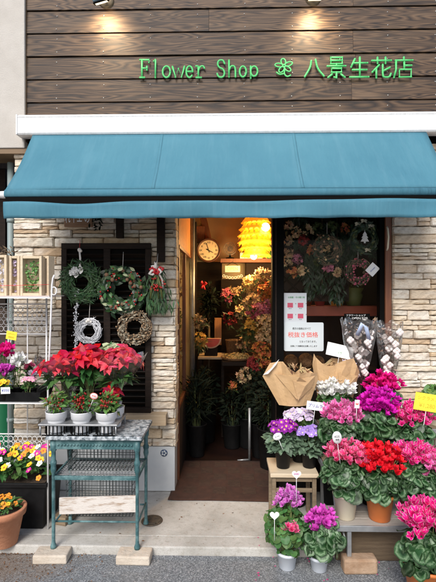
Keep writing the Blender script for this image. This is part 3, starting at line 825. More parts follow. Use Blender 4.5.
# valance with a loose wavy upper edge
mb = MB(); nx = 110; nz = 5; vs = []
zv0 = zat(218, YF-.03); zv1 = zat(200.5, YF-.03)
for j in range(nz+1):
    v = j/nz
    for i in range(nx+1):
        u = i/nx; x = ax0 + .002 + u*(ax1-ax0-.004)
        dip = -.018*math.exp(-((u-.17)/.09)**2) + .004*math.sin(u*9) + .008*(u-.5) + .002*math.sin(u*31)
        top = zv1 + dip; bot = zv0 + .002*math.sin(u*60)
        vs.append((x, YF-.034 - .010*math.sin(v*2.2)*math.sin(u*17+1) - .008*math.sin(u*41)*(1-v), bot + (top-bot)*v))
fs = [(j*(nx+1)+i, j*(nx+1)+i+1, (j+1)*(nx+1)+i+1, (j+1)*(nx+1)+i) for j in range(nz) for i in range(nx)]
mb.add(vs, fs, 0, None, True); mb.build('valance', M['awning'], aw, solid=.002)
for xx in (ax0+.09, ax1-.09):                                   # folding arms
    mb = MB(); mb.tube([(xx,-.09,zc0-.09),(xx+.30*(1 if xx<0 else -1),-.29,zc0-.33)], .018, 10); mb.tube([(xx+.30*(1 if xx<0 else -1),-.29,zc0-.33),(xx+.02,YF+.04,zf-.06)], .016, 10)
    mb.ball((xx+.30*(1 if xx<0 else -1),-.29,zc0-.33), .026, 0, 10, 6); mb.build('folding_arm', M['dark'], aw)
    mb = MB(); mb.box((xx-.055,-.15,zc0-.10),(xx+.055,-.032,zc0-.004)); mb.build('arm_bracket', M['dark'], aw, bevel=.006)

# ================================================================== SIGN LETTERING
def smooth(pts, it=2, closed=False):
    pts = [V((p[0], 0, p[1])) for p in pts]
    for _ in range(it):
        q = [] if closed else [pts[0]]
        for a, b in zip(pts, pts[1:] + ([pts[0]] if closed else [])):
            q += [a*.75 + b*.25, a*.25 + b*.75]
        if not closed: q.append(pts[-1])
        pts = q
    return [(p.x, p.z) for p in pts]
def ell(cx, cy, rx, ry, a0=0, a1=360, n=20):
    return [(cx + rx*math.cos(rad(a0+(a1-a0)*i/n)), cy + ry*math.sin(rad(a0+(a1-a0)*i/n))) for i in range(n+1)]
G = {}
G['F'] = [[(.25,1),(.25,0)],[(.05,1),(.95,1),(.95,.84)],[(.25,.52),(.75,.52)],[(.75,.62),(.75,.42)],[(.05,0),(.5,0)]]
G['l'] = [[(.2,.92),(.6,1.0),(.6,0)]]
G['o'] = [ell(.5,.32,.42,.32)]
G['w'] = [[(.0,.62),(.25,.02),(.5,.5),(.75,.02),(1.0,.62)]]
G['e'] = [[(.12,.34),(.88,.34)] , ell(.5,.32,.40,.32,0,320)]
G['r'] = [[(.3,.64),(.3,0)],[(.05,.64),(.3,.64)],[(.08,0),(.6,0)], smooth([(.3,.38),(.5,.62),(.8,.66),(.95,.52)])]
G['S'] = [smooth([(.95,.80),(.75,1.02),(.2,1.0),(.05,.75),(.3,.55),(.75,.48),(.98,.25),(.8,-.02),(.2,-.02),(.02,.2)])]
G['h'] = [[(.12,1),(.12,0)], smooth([(.12,.4),(.35,.66),(.75,.66),(.88,.45),(.88,0)])]
G['p'] = [[(.12,.64),(.12,-.08)], ell(.5,.34,.38,.30)]
G['八'] = [smooth([(.36,.82),(.32,.5),(.06,.06)]), smooth([(.56,.88),(.64,.45),(.95,.08)])]
G['景'] = [[(.2,.99),(.8,.99),(.8,.68),(.2,.68),(.2,.99)],[(.2,.84),(.8,.84)],[(.5,.68),(.5,.58)],[(.02,.57),(.98,.57)],[(.24,.46),(.76,.46),(.76,.27),(.24,.27),(.24,.46)],[(.5,.27),(.5,0),(.38,.03)],[(.26,.17),(.06,.02)],[(.74,.17),(.94,.02)]]
G['生'] = [[(.28,.92),(.08,.52)],[(.22,.72),(.92,.72)],[(.53,.99),(.53,.04)],[(.16,.39),(.88,.39)],[(.02,.04),(.98,.04)]]
G['花'] = [[(.02,.84),(.98,.84)],[(.3,.99),(.3,.70)],[(.7,.99),(.7,.70)],[(.38,.62),(.04,.28)],[(.24,.44),(.24,.0)],[(.92,.50),(.56,.32)], smooth([(.56,.64),(.56,.12),(.62,.03),(.9,.03),(.97,.2)],1)]
G['店'] = [[(.53,1.0),(.53,.86)],[(.1,.85),(.98,.85)],[(.13,.85),(.13,.4),(.02,.02)],[(.55,.76),(.55,.42)],[(.55,.6),(.92,.6)],[(.3,.41),(.9,.41),(.9,.04),(.3,.04),(.3,.41)]]
sign = thing('shop_sign', 'bright green raised shop name lettering on the dark planks', 'sign', (0,0,0))
YS = -.046
def glyph(ch, x0, x1, y0, y1, r):
    """x0..x1, y0 (bottom) y1 (top) in photo pixels"""
    a = at(x0, y0, YS); b = at(x1, y1, YS); mb = MB()
    for st in G[ch]:
        pts = [V((a.x + (b.x-a.x)*u, YS, a.z + (b.z-a.z)*v)) for u, v in st]
        cl = len(st) > 4 and abs(st[0][0]-st[-1][0]) + abs(st[0][1]-st[-1][1]) < .01
        if not cl and len(pts) == 2: pts = [pts[0], (pts[0]+pts[1])/2, pts[1]]
        mb.tube(pts[:-1] if cl else pts, r, 8, 0, True, cl, flat=.8)
        for p in pts: mb.ball(p, r*.98, 0, 8, 4)
    for st in G[ch][:1]:                                   # stand-off pin to the boards
        p = V((a.x + (b.x-a.x)*st[0][0], YS, a.z + (b.z-a.z)*st[0][1])); mb.tube([p, p+V((0,.024,0))], .003, 6)
    mb.build('letter', M['green_letter'], sign)
for ch, a, b in (('F',139.5,149.5),('l',153,157),('o',162,171),('w',172.5,184.5),('e',185.5,193.5),('r',195.5,205)): glyph(ch, a, b, 77.6, 59.8, .0072)
for ch, a, b in (('S',217,225),('h',228,236.5),('o',239,246.8),('p',249.6,258.6)): glyph(ch, a, b, 77, 60.3, .0072)
for ch, a, b in (('八',303.5,325),('景',327,346),('生',349.5,369),('花',371.5,391.5),('店',393.5,413)): glyph(ch, a, b, 78, 57.2, .0078)
mb = MB(); c = at(284,66,YS); rr = .058
for k in range(5):
    a0 = rad(90 + 72*k + 8)
    pts = []
    for i in range(16):
        t_ = 2*PI*i/16; u = .54 + .42*math.cos(t_); v = .24*math.sin(t_)
        pts.append(c + V(((u*math.cos(a0) - v*math.sin(a0))*rr*1.25, 0, (u*math.sin(a0) + v*math.cos(a0))*rr)))
    mb.tube(pts, .0058, 8, 0, False, True, flat=.8)
mb.tube([c + V((.012*math.cos(i*PI/4), 0, .012*math.sin(i*PI/4))) for i in range(8)], .005, 6, 0, False, True, flat=.8)
pts = [c + V((x*rr*1.2, 0, z*rr)) for x, z in smooth([(.1,-.3),(.0,-1.1),(.35,-1.45),(.75,-1.2)])]
mb.tube(pts, .0058, 8, flat=.8)
pts = [c + V((x*rr*1.2, 0, z*rr)) for x, z in smooth([(.0,-1.0),(-.5,-1.15),(-.85,-.8)])]
mb.tube(pts, .0058, 8, flat=.8); mb.tube([c, c+V((0,.024,0))], .003, 6)
mb.build('flower_emblem', M['green_letter'], sign)

# ================================================================== SIGN SPOTLIGHTS
def spot(px, py, tilt, label, nm='spotlight'):
    c = at(px, py, -.03); t = thing(nm, label, 'spotlight', c, 'spotlights above the sign')
    mb = MB(); mb.lathe([(.001,.014),(.050,.014),(.056,.008),(.060,.0)], (0,0,0), 28, 0, Matrix.Rotation(PI/2,4,'X'))
    mb.build('wall_base', M['bronze'], t)
    mb = MB(); mb.tube([(0,-.01,.005),(-.006,-.08,.015),(-.012,-.14,.0)], .009, 8); mb.build('arm', M['dark'], t)
    Mh = Matrix.Translation((-.012,-.165,-.052)) @ Euler((rad(28),tilt,0)).to_matrix().to_4x4()
    mb = MB(); mb.box((-.056,-.04,-.045),(.056,.04,.075), 0, Mh); ho = mb.build('housing', M['lamp_grey'], t, bevel=.008)
    mb = MB(); mb.box((-.058,-.043,-.056),(.058,.043,-.0455), 0, Mh); mb.build('bezel', M['dark'], ho, bevel=.003)
    mb = MB(); mb.box((-.044,-.032,-.0585),(.044,.032,-.0562), 0, Mh); mb.build('lens', M['lens'], ho)
    la = bpy.data.lights.new('spotlight beam', 'SPOT'); la.energy = 9; la.color = (1,.80,.52); la.spot_size = rad(140); la.spot_blend = .9; la.shadow_soft_size = .03
    lo = bpy.data.objects.new('spotlight_beam', la); COL.objects.link(lo); lo.parent = t
    p0 = Mh @ V((0,0,-.07)); tgt = V((.0,.03,-.26)); lo.location = p0
    lo.rotation_euler = (tgt - p0).to_track_quat('-Z','Y').to_euler()
spot(106.5, 1.5, rad(-16), 'tilted grey spotlight on a round bronze base, above the word Flower on the sign')
spot(313, -1.5, 0, 'level grey spotlight on a round bronze base, above the Japanese characters of the sign')

# ================================================================== WALL SHUTTER, SIGNBOARD, LEDGE
sx0 = xat(62, -.06); sx1 = xat(151, -.06); sz1 = zat(243, -.06); sz0 = zat(414, -.06)
sh = thing('wall_shutter', 'dark brown double louvred wooden shutter hung on the stone wall', 'shutter', (0,0,0))
smx = xat(107.5, -.06)
mb = MB(); yF, yB = -.078, -.042
mb.box((sx0,yF,sz1-.045),(sx1,yB,sz1)); mb.box((sx0,yF,sz0),(sx1,yB,sz0+.05))
mb.box((sx0,yF+.001,sz0+.0505),(sx0+.042,yB,sz1-.0455)); mb.box((sx1-.042,yF+.001,sz0+.0505),(sx1,yB,sz1-.0455)); mb.box((smx-.026,yF+.001,sz0+.0505),(smx+.026,yB,sz1-.0455))
mb.build('frame', M['dark_wood'], sh, bevel=.003)
for a, b in ((sx0+.0425,smx-.0265),(smx+.0265,sx1-.0425)):
    mb = MB(); z = sz0+.075
    while z < sz1-.06:
        Mx = Matrix.Translation((0,-.058,z)) @ Matrix.Rotation(rad(-38),4,'X')
        mb.box((a,-.019,-.003),(b,.019,.003), 0, Mx); z += .047
    mb.build('louvre_panel', M['dark_wood_h'], sh)
mb = MB()
mb.box((sx0+.01,-.0405,sz0+.01),(sx1-.01,-.036,sz1-.01)); mb.build('backing', M['dark'], sh)

mb = MB(); a = at(124,424.5,-.10); b = at(166.5,412.5,-.10)
mb.box((xat(112,-.1),-.13,a.z),(b.x,-.032,b.z-.012))
tag(mb.build('wooden_ledge', M['tan_wood'], org=(a.x,-.05,a.z), loc=(a.x,-.05,a.z), bevel=.003), 'tan wooden ledge board fixed to the stones under the shutter', 'ledge')

p = at(78.5,215,-.06)
t = thing('wooden_signboard', 'brown wooden board with white letters half hidden under the awning edge', 'signboard', p)
w2 = (xat(92.5,-.06)-xat(64.5,-.06))/2
mb = MB(); mb.box((-w2,-.010,zat(226.5,-.06)-p.z),(w2,.012,.13)); sbd = mb.build('board', mat('signboard wood', (.22,.11,.05), .6, (.30,.16,.08), 5, .3, 30, stretch=(1,10,10)), t, bevel=.003)
text('れイエ の', .105, M['white_ink'], (-.005,-.0115,-.026), sbd, width=w2*1.75)
mb = MB()                                                            # dry sprig hanging under the awning
p = at(96.5,216,-.05)
for _ in range(60):
    q = p + V((R.gauss(0,.022), R.uniform(-.03,.0), R.uniform(-.10,.10)))
    blade(mb, frame(q, rdir(), R.uniform(0,6), R.uniform(.03,.05)), .4, .3, 0, 2)
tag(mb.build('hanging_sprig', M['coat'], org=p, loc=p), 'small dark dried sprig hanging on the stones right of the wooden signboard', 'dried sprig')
def post(px, w, z0, z1, y, label):
    mb = MB(); x = xat(px, y); mb.box((x-w/2,y-.02,z0),(x+w/2,y+.02,z1)); tag(mb.build('support_bracket', M['dark_wood'], org=(x,y,z0), loc=(x,y,z0), bevel=.003), label, 'bracket')
post(120, .055, zat(238,-.05), 2.5, -.055, 'short dark wooden bracket above the middle of the shutter')
post(161, .06, zat(262,-.05), 2.5, -.055, 'long dark wooden bracket behind the red and white ribbon swag')

# ================================================================== WREATHS
def ring_leaves(mb, c, r, tube, n, size, w=.4, m=0, sq=.5, nn=2, out=.6):
    for _ in range(n):
        a = R.uniform(0,2*PI); f = R.uniform(0,2*PI); tr = tube*math.sqrt(R.random())
        rc = V((math.cos(a),0,math.sin(a)))
        p = V(c) + rc*(r + tr*math.cos(f)) + V((0,-abs(math.sin(f))*tr*sq*2,0))
        tg = V((-math.sin(a),0,math.cos(a))) * R.choice((1,1,-1))
        y = (tg + rc*R.uniform(-out,out*1.2) + V((0,-R.uniform(0,.6),0)) + rdir()*.3).normalized()
        zz = V((0,-1,0)) + rdir()*.6; x = y.cross(zz).normalized(); z = x.cross(y); s = size*R.uniform(.6,1.2)
        blade(mb, Matrix.Translation(p) @ Matrix((x,y,z)).transposed().to_4x4() @ Matrix.Scale(s,4), w, R.uniform(0,.4), m, nn)
def ring_balls(mb, c, r, tube, n, br, m=0, yo=-.03):
    for _ in range(n):
        a = R.uniform(0,2*PI); p = V(c) + V((math.cos(a),0,math.sin(a)))*(r + R.uniform(-tube,tube)) + V((0,yo+R.uniform(-.02,.01),0))
        mb.ball(p, br*R.uniform(.8,1.2), m, 7, 4)
def ring_twigs(mb, c, r, tube, n, tr, m=0):
    for _ in range(n):
        a0 = R.uniform(0,2*PI); pts = []; rr = r + R.uniform(-tube,tube); yo = R.uniform(-tube,.0)
        for i in range(5):
            a = a0 + i*.28; q = rr + R.uniform(-.3,.3)*tube; pts.append(V(c) + V((q*math.cos(a), yo+R.uniform(-.2,.2)*tube, q*math.sin(a))))
        mb.tube(pts, tr, 4, m, False)
def hang(t, z0, z1, y=-.01):
    mb = MB(); mb.tube([(0,y,z0),(0,.012,z1)], .0016, 5); mb.build('cord', M['ribbon_white'], t)
YW = -.115
# green fir wreath with the white flower
c = at(82,283,YW); t = thing('fir_wreath', 'green fir wreath with a white flower and ribbon at top, upper left on the shutter', 'wreath', c)
mb = MB(); ring_leaves(mb, (0,0,0), .108, .05, 1100, .055, .15, out=1.1); mb.build('greenery', M['fir'], t)
mb = MB(); ring_twigs(mb, (0,.01,0), .105, .018, 20, .003); mb.build('twig_ring', M['twig'], t)
mb = MB(); q = at(77.5,273.5,YW-.04)-c
for k in range(14): cyc_flower(mb, frame(q+V((R.gauss(0,.016),-.01,R.gauss(0,.012))), V((R.uniform(-.8,.8),-1.2,R.uniform(-.4,.8))), R.uniform(0,6), .030))
mb.build('white_flower', M['pet_white'], t)
mb = MB(); a = at(79.5,250,YW+.02)-c; b = at(80,266,YW-.03)-c
mb.tube([a,(a+b)/2+V((.004,0,0)),b], .008, 6, flat=.4); mb.tube([b, b+V((-.03,-.01,-.035))], .006, 6, flat=.4); mb.tube([b, b+V((.03,-.01,-.03))], .006, 6, flat=.4); mb.ball(a, .016, 0, 8, 5); mb.ball(a+V((.012,-.005,-.008)), .012)
mb.build('ribbon', M['ribbon_white'], t)
mb = MB(); mb.tube([a, at(80,240,-.08)-c], .002, 5); mb.build('cord', M['ribbon_red'], t)
# white bead garland
c = at(77.5,289,YW-.02); t = thing('bead_garland', 'long strand of white beads hanging from the fir wreath down the shutter', 'garland', c)
mb = MB(); e = at(76,348,YW-.02)-c; n = 46
mb.tube([(0,0,0), e*.5+V((-.004,0,0)), e], .002, 5); mb.build('string', M['white_twig'], t)
mb = MB()
for i in range(n*3):
    u = R.random(); q = e*u + V((-.004*math.sin(PI*u)+R.gauss(0,.008), R.gauss(-.006,.006), 0)); mb.ball(q, R.uniform(.003,.0062), 0, 6, 4)
stuff(mb.build('beads', M['white_twig'], t))
# holly wreath
c = at(123,290,YW); t = thing('holly_wreath', 'large holly wreath with red berries and pale leaves on the right shutter half', 'wreath', c)
mb = MB(); ring_leaves(mb, (0,0,0), .125, .055, 360, .065, .5, nn=3); mb.build('greenery', M['leaf_dark'], t)
mb = MB(); ring_leaves(mb, (0,-.03,0), .128, .05, 60, .05, .55, nn=3); mb.build('light_greenery', M['leaf'], t)
for _ in range(14): mb = MB(); ring_leaves(mb, (0,-.04,0), .130, .05, 1, .045, .55, nn=3); mb.build('pale_leaf', M['poin_w'], t)
mb = MB(); ring_balls(mb, (0,-.02,0), .125, .05, 48, .0065, yo=-.04); mb.build('berries', M['berry'], t)
for _ in range(14): mb = MB(); ring_balls(mb, (0,-.02,0), .125, .04, 1, .016, yo=-.035); mb.build('cone', M['pine_cone'], t)
hang(t, .15, zat(252,-.08)-c.z)
# white star wreath
c = at(89.5,331,YW); t = thing('twig_wreath', 'small white twig wreath on a white cord over the left shutter half', 'wreath', c)
mb = MB(); ring_twigs(mb, (0,0,0), .074, .024, 110, .0028); ring_leaves(mb, (0,0,0), .074, .022, 140, .035, .12, out=1.0); mb.build('twig_ring', M['white_twig'], t)
mb = MB(); mb.ball((.0,-.02,.082), .016, 0, 8, 5); mb.ball((.016,-.02,.07), .010); mb.ball((-.016,-.02,.07), .010); mb.build('bauble', M['ribbon_white'], t)
hang(t, .085, zat(302,-.08)-c.z)
# natural brown wreath
c = at(135,327,YW); t = thing('dried_wreath', 'brown dried seed head wreath at the lower right of the shutter', 'wreath', c)
mb = MB(); ring_twigs(mb, (0,0,0), .095, .035, 90, .003); mb.build('twig_ring', M['twig'], t)
mb = MB(); ring_balls(mb, (0,0,0), .095, .040, 190, .0065, yo=-.02); stuff(mb.build('seed_heads', mat('dull seed head',(.25,.16,.09),.85,island=.5), t))
mb = MB(); ring_leaves(mb, (0,-.02,0), .095, .04, 120, .03, .4, out=1); mb.build('dry_leaf', mat('dry leaf', (.30,.26,.19), .8, island=.5), t)
hang(t, .12, zat(306,-.08)-c.z)
# swag with red and white ribbon
c = at(157.5,272,-.10); t = thing('ribbon_swag', 'hanging fir swag with a red and white ribbon bow beside the shutter', 'swag', c)
mb = MB()
for _ in range(360):
    u = R.random(); p = V((R.gauss(0,.022+.035*u), -.02+R.uniform(-.03,.02), .03-.30*u))
    y = V((R.uniform(-.5,.5),-.3,-1)).normalized(); zz = V((0,-1,0))+rdir()*.5; x = y.cross(zz).normalized()
    blade(mb, Matrix.Translation(p) @ Matrix((x,y,x.cross(y))).transposed().to_4x4() @ Matrix.Scale(R.uniform(.05,.085),4), .16, .2, 0, 2)
mb.build('greenery', M['fir'], t)
mb = MB()
for s in (-1,1,.4): mb.tube([(0,-.05,0),(s*.03,-.06,-.10),(s*.045,-.055,-.20)], .008, 6, flat=.35)
mb.build('stems', M['leaf_olive'], t)
mb = MB(); ring_balls(mb, (0,-.03,-.11), .04, .04, 26, .008); mb.build('berries', M['berry'], t)
for nm, mt, offs in (('red_ribbon', M['ribbon_red'], ((-.045,.02),(.055,.025),(.02,-.005),(-.015,.0))), ('white_ribbon', M['ribbon_white'], ((-.03,.045),(-.05,-.015),(.04,.0),(-.005,.075)))):
    mb = MB()
    for ox, oz in offs:
        mb.tube([(0,-.055,0),(ox*.6,-.075,oz*.6+.018),(ox,-.07,oz),(ox*.6,-.06,oz*.6-.014),(0,-.055,0)], .010, 6, flat=.5)
    mb.tube([(.01,-.055,0),(.045,-.06,-.06),(.05,-.055,-.13)], .007, 6, flat=.4)
    mb.build(nm, mt, t)
mb = MB(); mb.tube([(0,-.03,.03),(0,.02,.14)], .0018, 5); mb.build('cord', M['ribbon_white'], t)

# ================================================================== TEAL TABLE
TF = -.80; z0k = -.05
fl = gnd(49.5,546,0.0); 
txl = at(47,440,TF).x; txr = at(141,440,TF).x; TBk = -.46
tz = zat(437, TF-.01, 94)
tb = thing('display_table', 'peeling teal painted iron table with a speckled stone top and lower wire shelf', 'table', ((txl+txr)/2,(TF+TBk)/2,0))
O = V(tb.location); hx = (txr-txl)/2; hy = (TBk-TF)/2
def leg(mb, x, y, zb, zt):
    prof = [(.001,zb),(.017,zb),(.019,zb+.012),(.012,zb+.03),(.0105,zb+.05),(.0105,zt-.20),(.014,zt-.195),(.018,zt-.175),(.015,zt-.155),(.019,zt-.145),(.019,zt-.13),(.013,zt-.12),(.013,zt-.07),(.019,zt-.06),(.019,zt-.002),(.001,zt-.002)]
    mb.lathe(prof, (x,y,0), 14)
zt = tz-.030
for sx_, sy_, zb in ((-1,-1,.004),(1,-1,.004),(-1,1,0),(1,1,0)):
    mb = MB(); leg(mb, sx_*(hx-.028), sy_*(hy-.028), zb, zt-.001); mb.build('leg', M['teal_metal'], tb)
mb = MB(); mb.box((-hx-.008,-hy-.008,tz-.022),(hx+.008,hy+.008,tz)); mb.build('stone_top', M['marble'], tb, bevel=.004)
mb = MB()
for s in (-1,1):
    mb.box((-hx+.01,s*(hy-.028)-.008,zt-.055),(hx-.01,s*(hy-.028)+.008,zt+.006)); mb.box((s*(hx-.028)-.007,-hy+.037,zt-.05),(s*(hx-.028)+.007,hy-.037,zt+.006))
ar = mb.build('apron_rail', M['teal_metal'], tb, bevel=.002)
mb = MB(); nb = 24                                                    # pierced frieze beads on the front rail
for i in range(nb): mb.ball((-hx+.06+i*(2*hx-.12)/(nb-1), -hy+.0185, zt-.028), .0075, 0, 8, 4)
stuff(mb.build('beads', M['teal_metal'], ar))
zs_ = zat(481, TF, 94)+.006
mb = MB()
for s in (-1,1): mb.box((-hx+.035,s*(hy-.028)-.006,zs_-.012),(hx-.035,s*(hy-.028)+.006,zs_+.012)); mb.box((s*(hx-.028)-.006,-hy+.0345,zs_-.0118),(s*(hx-.028)+.006,hy-.0345,zs_+.0118))
mb.build('shelf_frame', M['teal_metal'], tb, bevel=.002)
mb = MB(); n = 22
for i in range(n+1):
    x = -hx+.035 + i*(2*hx-.07)/n; mb.tube([(x,-hy+.03,zs_),(x,hy-.03,zs_)], .0022, 5, caps=False)
for i in range(12):
    y = -hy+.04 + i*(2*hy-.08)/11; mb.tube([(-hx+.03,y,zs_+.004),(hx-.03,y,zs_+.004)], .0022, 5, caps=False)
mb.build('wire_shelf', M['grey_metal'], tb)
# wire basket on and below the shelf
t = thing('wire_crate', 'grey black wire mesh crate standing under the teal table', 'crate', (O.x+.01, O.y+.03, .0))
mb = MB(); bx, by, zb, zt2 = hx-.075, hy-.09, .27, zat(449, TBk)
mb = MB()
zb = zs_+.008; zt2 = zs_+.160
for s in (-1,1):
    for i in range(19):
        x = -bx + i*2*bx/18; mb.tube([(x,s*by,zb),(x,s*by*1.06,zt2)], .002, 5, caps=False)
    for i in range(9):
        y = -by + i*2*by/8; mb.tube([(s*bx,y,zb),(s*bx*1.04,y,zt2)], .002, 5, caps=False)
    for k in range(5):
        z = zb + (zt2-zb)*k/4; mb.tube([(-bx*1.02,s*by*1.03,z),(bx*1.02,s*by*1.03,z)], .002, 5, caps=False); mb.tube([(s*bx*1.02,-by,z),(s*bx*1.02,by,z)], .002, 5, caps=False)
for i in range(19): x = -bx + i*2*bx/18; mb.tube([(x,-by,zb),(x,by,zb)], .002, 5, caps=False)
mb.build('mesh', M['mesh'], t)
mb = MB(); mb.tube([(-bx*1.04,-by*1.06,zt2),(bx*1.04,-by*1.06,zt2),(bx*1.04,by*1.06,zt2),(-bx*1.04,by*1.06,zt2)], .004, 6, 0, False, True); mb.build('rim_wire', M['grey_metal'], t)
# lower mesh tray resting on two cross bars behind the plank
zl_ = zat(513, -.66, 100)
mb = MB()
for y in (-hy+.06, hy-.06): mb.tube([(-hx+.028,y,zl_-.012),(hx-.028,y,zl_-.012)], .006, 8)
for s_ in (-1,1): mb.tube([(s_*(hx-.028),-hy+.028,zl_-.012),(s_*(hx-.028),hy-.028,zl_-.012)], .006, 8)
mb.build('lower_brace', M['teal_metal'], tb)
t = thing('mesh_tray', 'dark wire mesh tray behind the whitewashed plank low inside the table', 'tray', (O.x, O.y+.025, zl_-.005))
mb = MB(); bx, by, h = hx-.075, hy-.085, zs_-zl_-.03
for i in range(21):
    x = -bx + 2*bx*i/20; mb.tube([(x,-by,0),(x,by,0),(x,by,h)], .002, 5, caps=False); mb.tube([(x,-by,0),(x,-by,h)], .002, 5, caps=False)
for k in range(6):
    z = h*k/5
    for s_ in (-1,1): mb.tube([(-bx,s_*by,z),(bx,s_*by,z)], .002, 5, caps=False); mb.tube([(s_*bx,-by,z),(s_*bx,by,z)], .002, 5, caps=False)
for i in range(9): y = -by + 2*by*i/8; mb.tube([(-bx,y,0),(bx,y,0)], .002, 5, caps=False)
mb.build('mesh', M['mesh'], t)
mb = MB(); mb.tube([(-bx,-by,h),(bx,-by,h),(bx,by,h),(-bx,by,h)], .004, 6, 0, False, True); mb.build('rim_wire', M['mesh'], t)
# whitewashed plank
a = at(61,516,-.70); b = at(140,494,-.70)
mb = MB(); cxm = (a.x+b.x)/2; czm = (at(61,516,-.70).z + at(140,494,-.70).z)/2 
L_ = (b.x-a.x)/2
mb.cbox((0,0,0), (2*L_,.016,.098)); o = mb.build('whitewashed_plank', M['white_plank'], None, (cxm+.005,TF+.062,zat(504,TF+.07,100)), bevel=.003); o.rotation_euler = (rad(-4), rad(-2.2), 0)
tag(o, 'worn whitewashed wooden plank laid across the front below the table shelf', 'plank')
# paving blocks under the front legs
for px, lab, rz in ((52.5,'sandstone paver under the left front leg of the teal table',.03),(134.5,'sandstone paver under the right front leg of the teal table',-.02)):
    c = at(px,552,-.80); mb = MB(); mb.box((-.10,-.053,0),(.10,.053,.052))
    o = mb.build('paving_block', M['block'], None, (c.x,-.798,-.0495), bevel=.008); o.rotation_euler.z = rz
    tag(o, lab, 'paver', 'pavers under the table legs')
# feet: front legs stand on the pavers
# dark timber offcut by the back left leg
c = at(66,524,-.45); mb = MB(); mb.box((-.05,-.14,0),(.05,.14,.055)); o = mb.build('timber_offcut', M['old_board'], None, (gnd(66,527,0).x-.02,-.38,.0005), bevel=.004); o.rotation_euler.z = -.25
tag(o, 'dark weathered timber offcut lying on the pavement behind the left table leg', 'timber')

# ================================================================== POT RACK AND PLANTS ON THE TABLE
RY = TF+.12
rx0 = at(45.5,425,RY).x; rx1 = at(122,425,RY).x
zp = zat(425.5, RY-.115, 84)
t = thing('pot_rack', 'low grey steel rack with cut out holes holding small pots on the table', 'rack', ((rx0+rx1)/2, RY, tz))
w_ = (rx1-rx0)/2; hz = zp - tz
rackz = hz
PX = [-.62*w_, 0.02*w_, .66*w_]
PY = [-.055, .075]
mb = MB()
mb.box((-w_,-.115,hz-.006),(w_,.135,hz+.006)); mb.build('plate', M['grey_metal'], t, bevel=.004)
mb = MB()
for x in PX:
    for k in range(9):
        a = PI + PI*k/8; mb.box((x+.062*math.cos(a)-.0032, PY[0]+.056*math.sin(a)-.002, .0005),(x+.062*math.cos(a)+.0032, PY[0]+.056*math.sin(a)+.002, hz-.0065))
    mb.box((x-.066,PY[0]-.062,.0003),(x+.066,PY[0]-.0585,.007))
mb.build('pot_cage', M['dark'], t)
mb = MB()
for sx_ in (-1,1):
    for y in (-.105,.125): mb.tube([(sx_*(w_-.012),y,0),(sx_*(w_-.012),y,hz-.006)], .006, 8)
mb.build('leg', M['grey_metal'], t)
RK = V(t.location)
def white_pot(t):
    mb = MB(); mb.lathe([(.001,.002),(.040,.002),(.042,.006),(.052,.072),(.058,.082),(.0615,.084),(.064,.122),(.066,.126),(.062,.126),(.058,.10)], n=28); po = mb.build('pot', M['white_pot'], t)
    s = MB(); s.lathe([(.001,.106),(.058,.104)], n=18); s.build('soil', M['soil'], po)
labs = ['small red berried plant in a white pot, front row left on the table rack','small red berried plant in a white pot beside the oval tag, middle of front row','leafy red berried plant in a white pot, front row right on the table rack']
for i, x in enumerate(PX):
    t = thing('potted_berry_plant', labs[i], 'potted plant', RK + V((x, PY[0], .0075)), 'small berried plants on the table rack')
    white_pot(t)
    mb = stems_mb((0,0,.10), (0,-.01,.20), (.055,.05,.05), 14); mb.build('stems', M['stem'], t)
    blade_foliage((0,-.01,.175), (.075,.06,.085), 120, .045, .36, lowz=-.7).build('foliage', M['leaf_light' if i != 1 else 'leaf_mid'], t)
    mb = MB()
    for _ in range([22,60,34][i]):
        p, d = shell_pt((R.choice((-.02,.0,.02)),-.035,.185), (.05,.04,.06), -.8, .4); mb.ball(p, R.uniform(.005,.0075), 0, 7, 4)
    mb.build('berries', M['berry'], t)
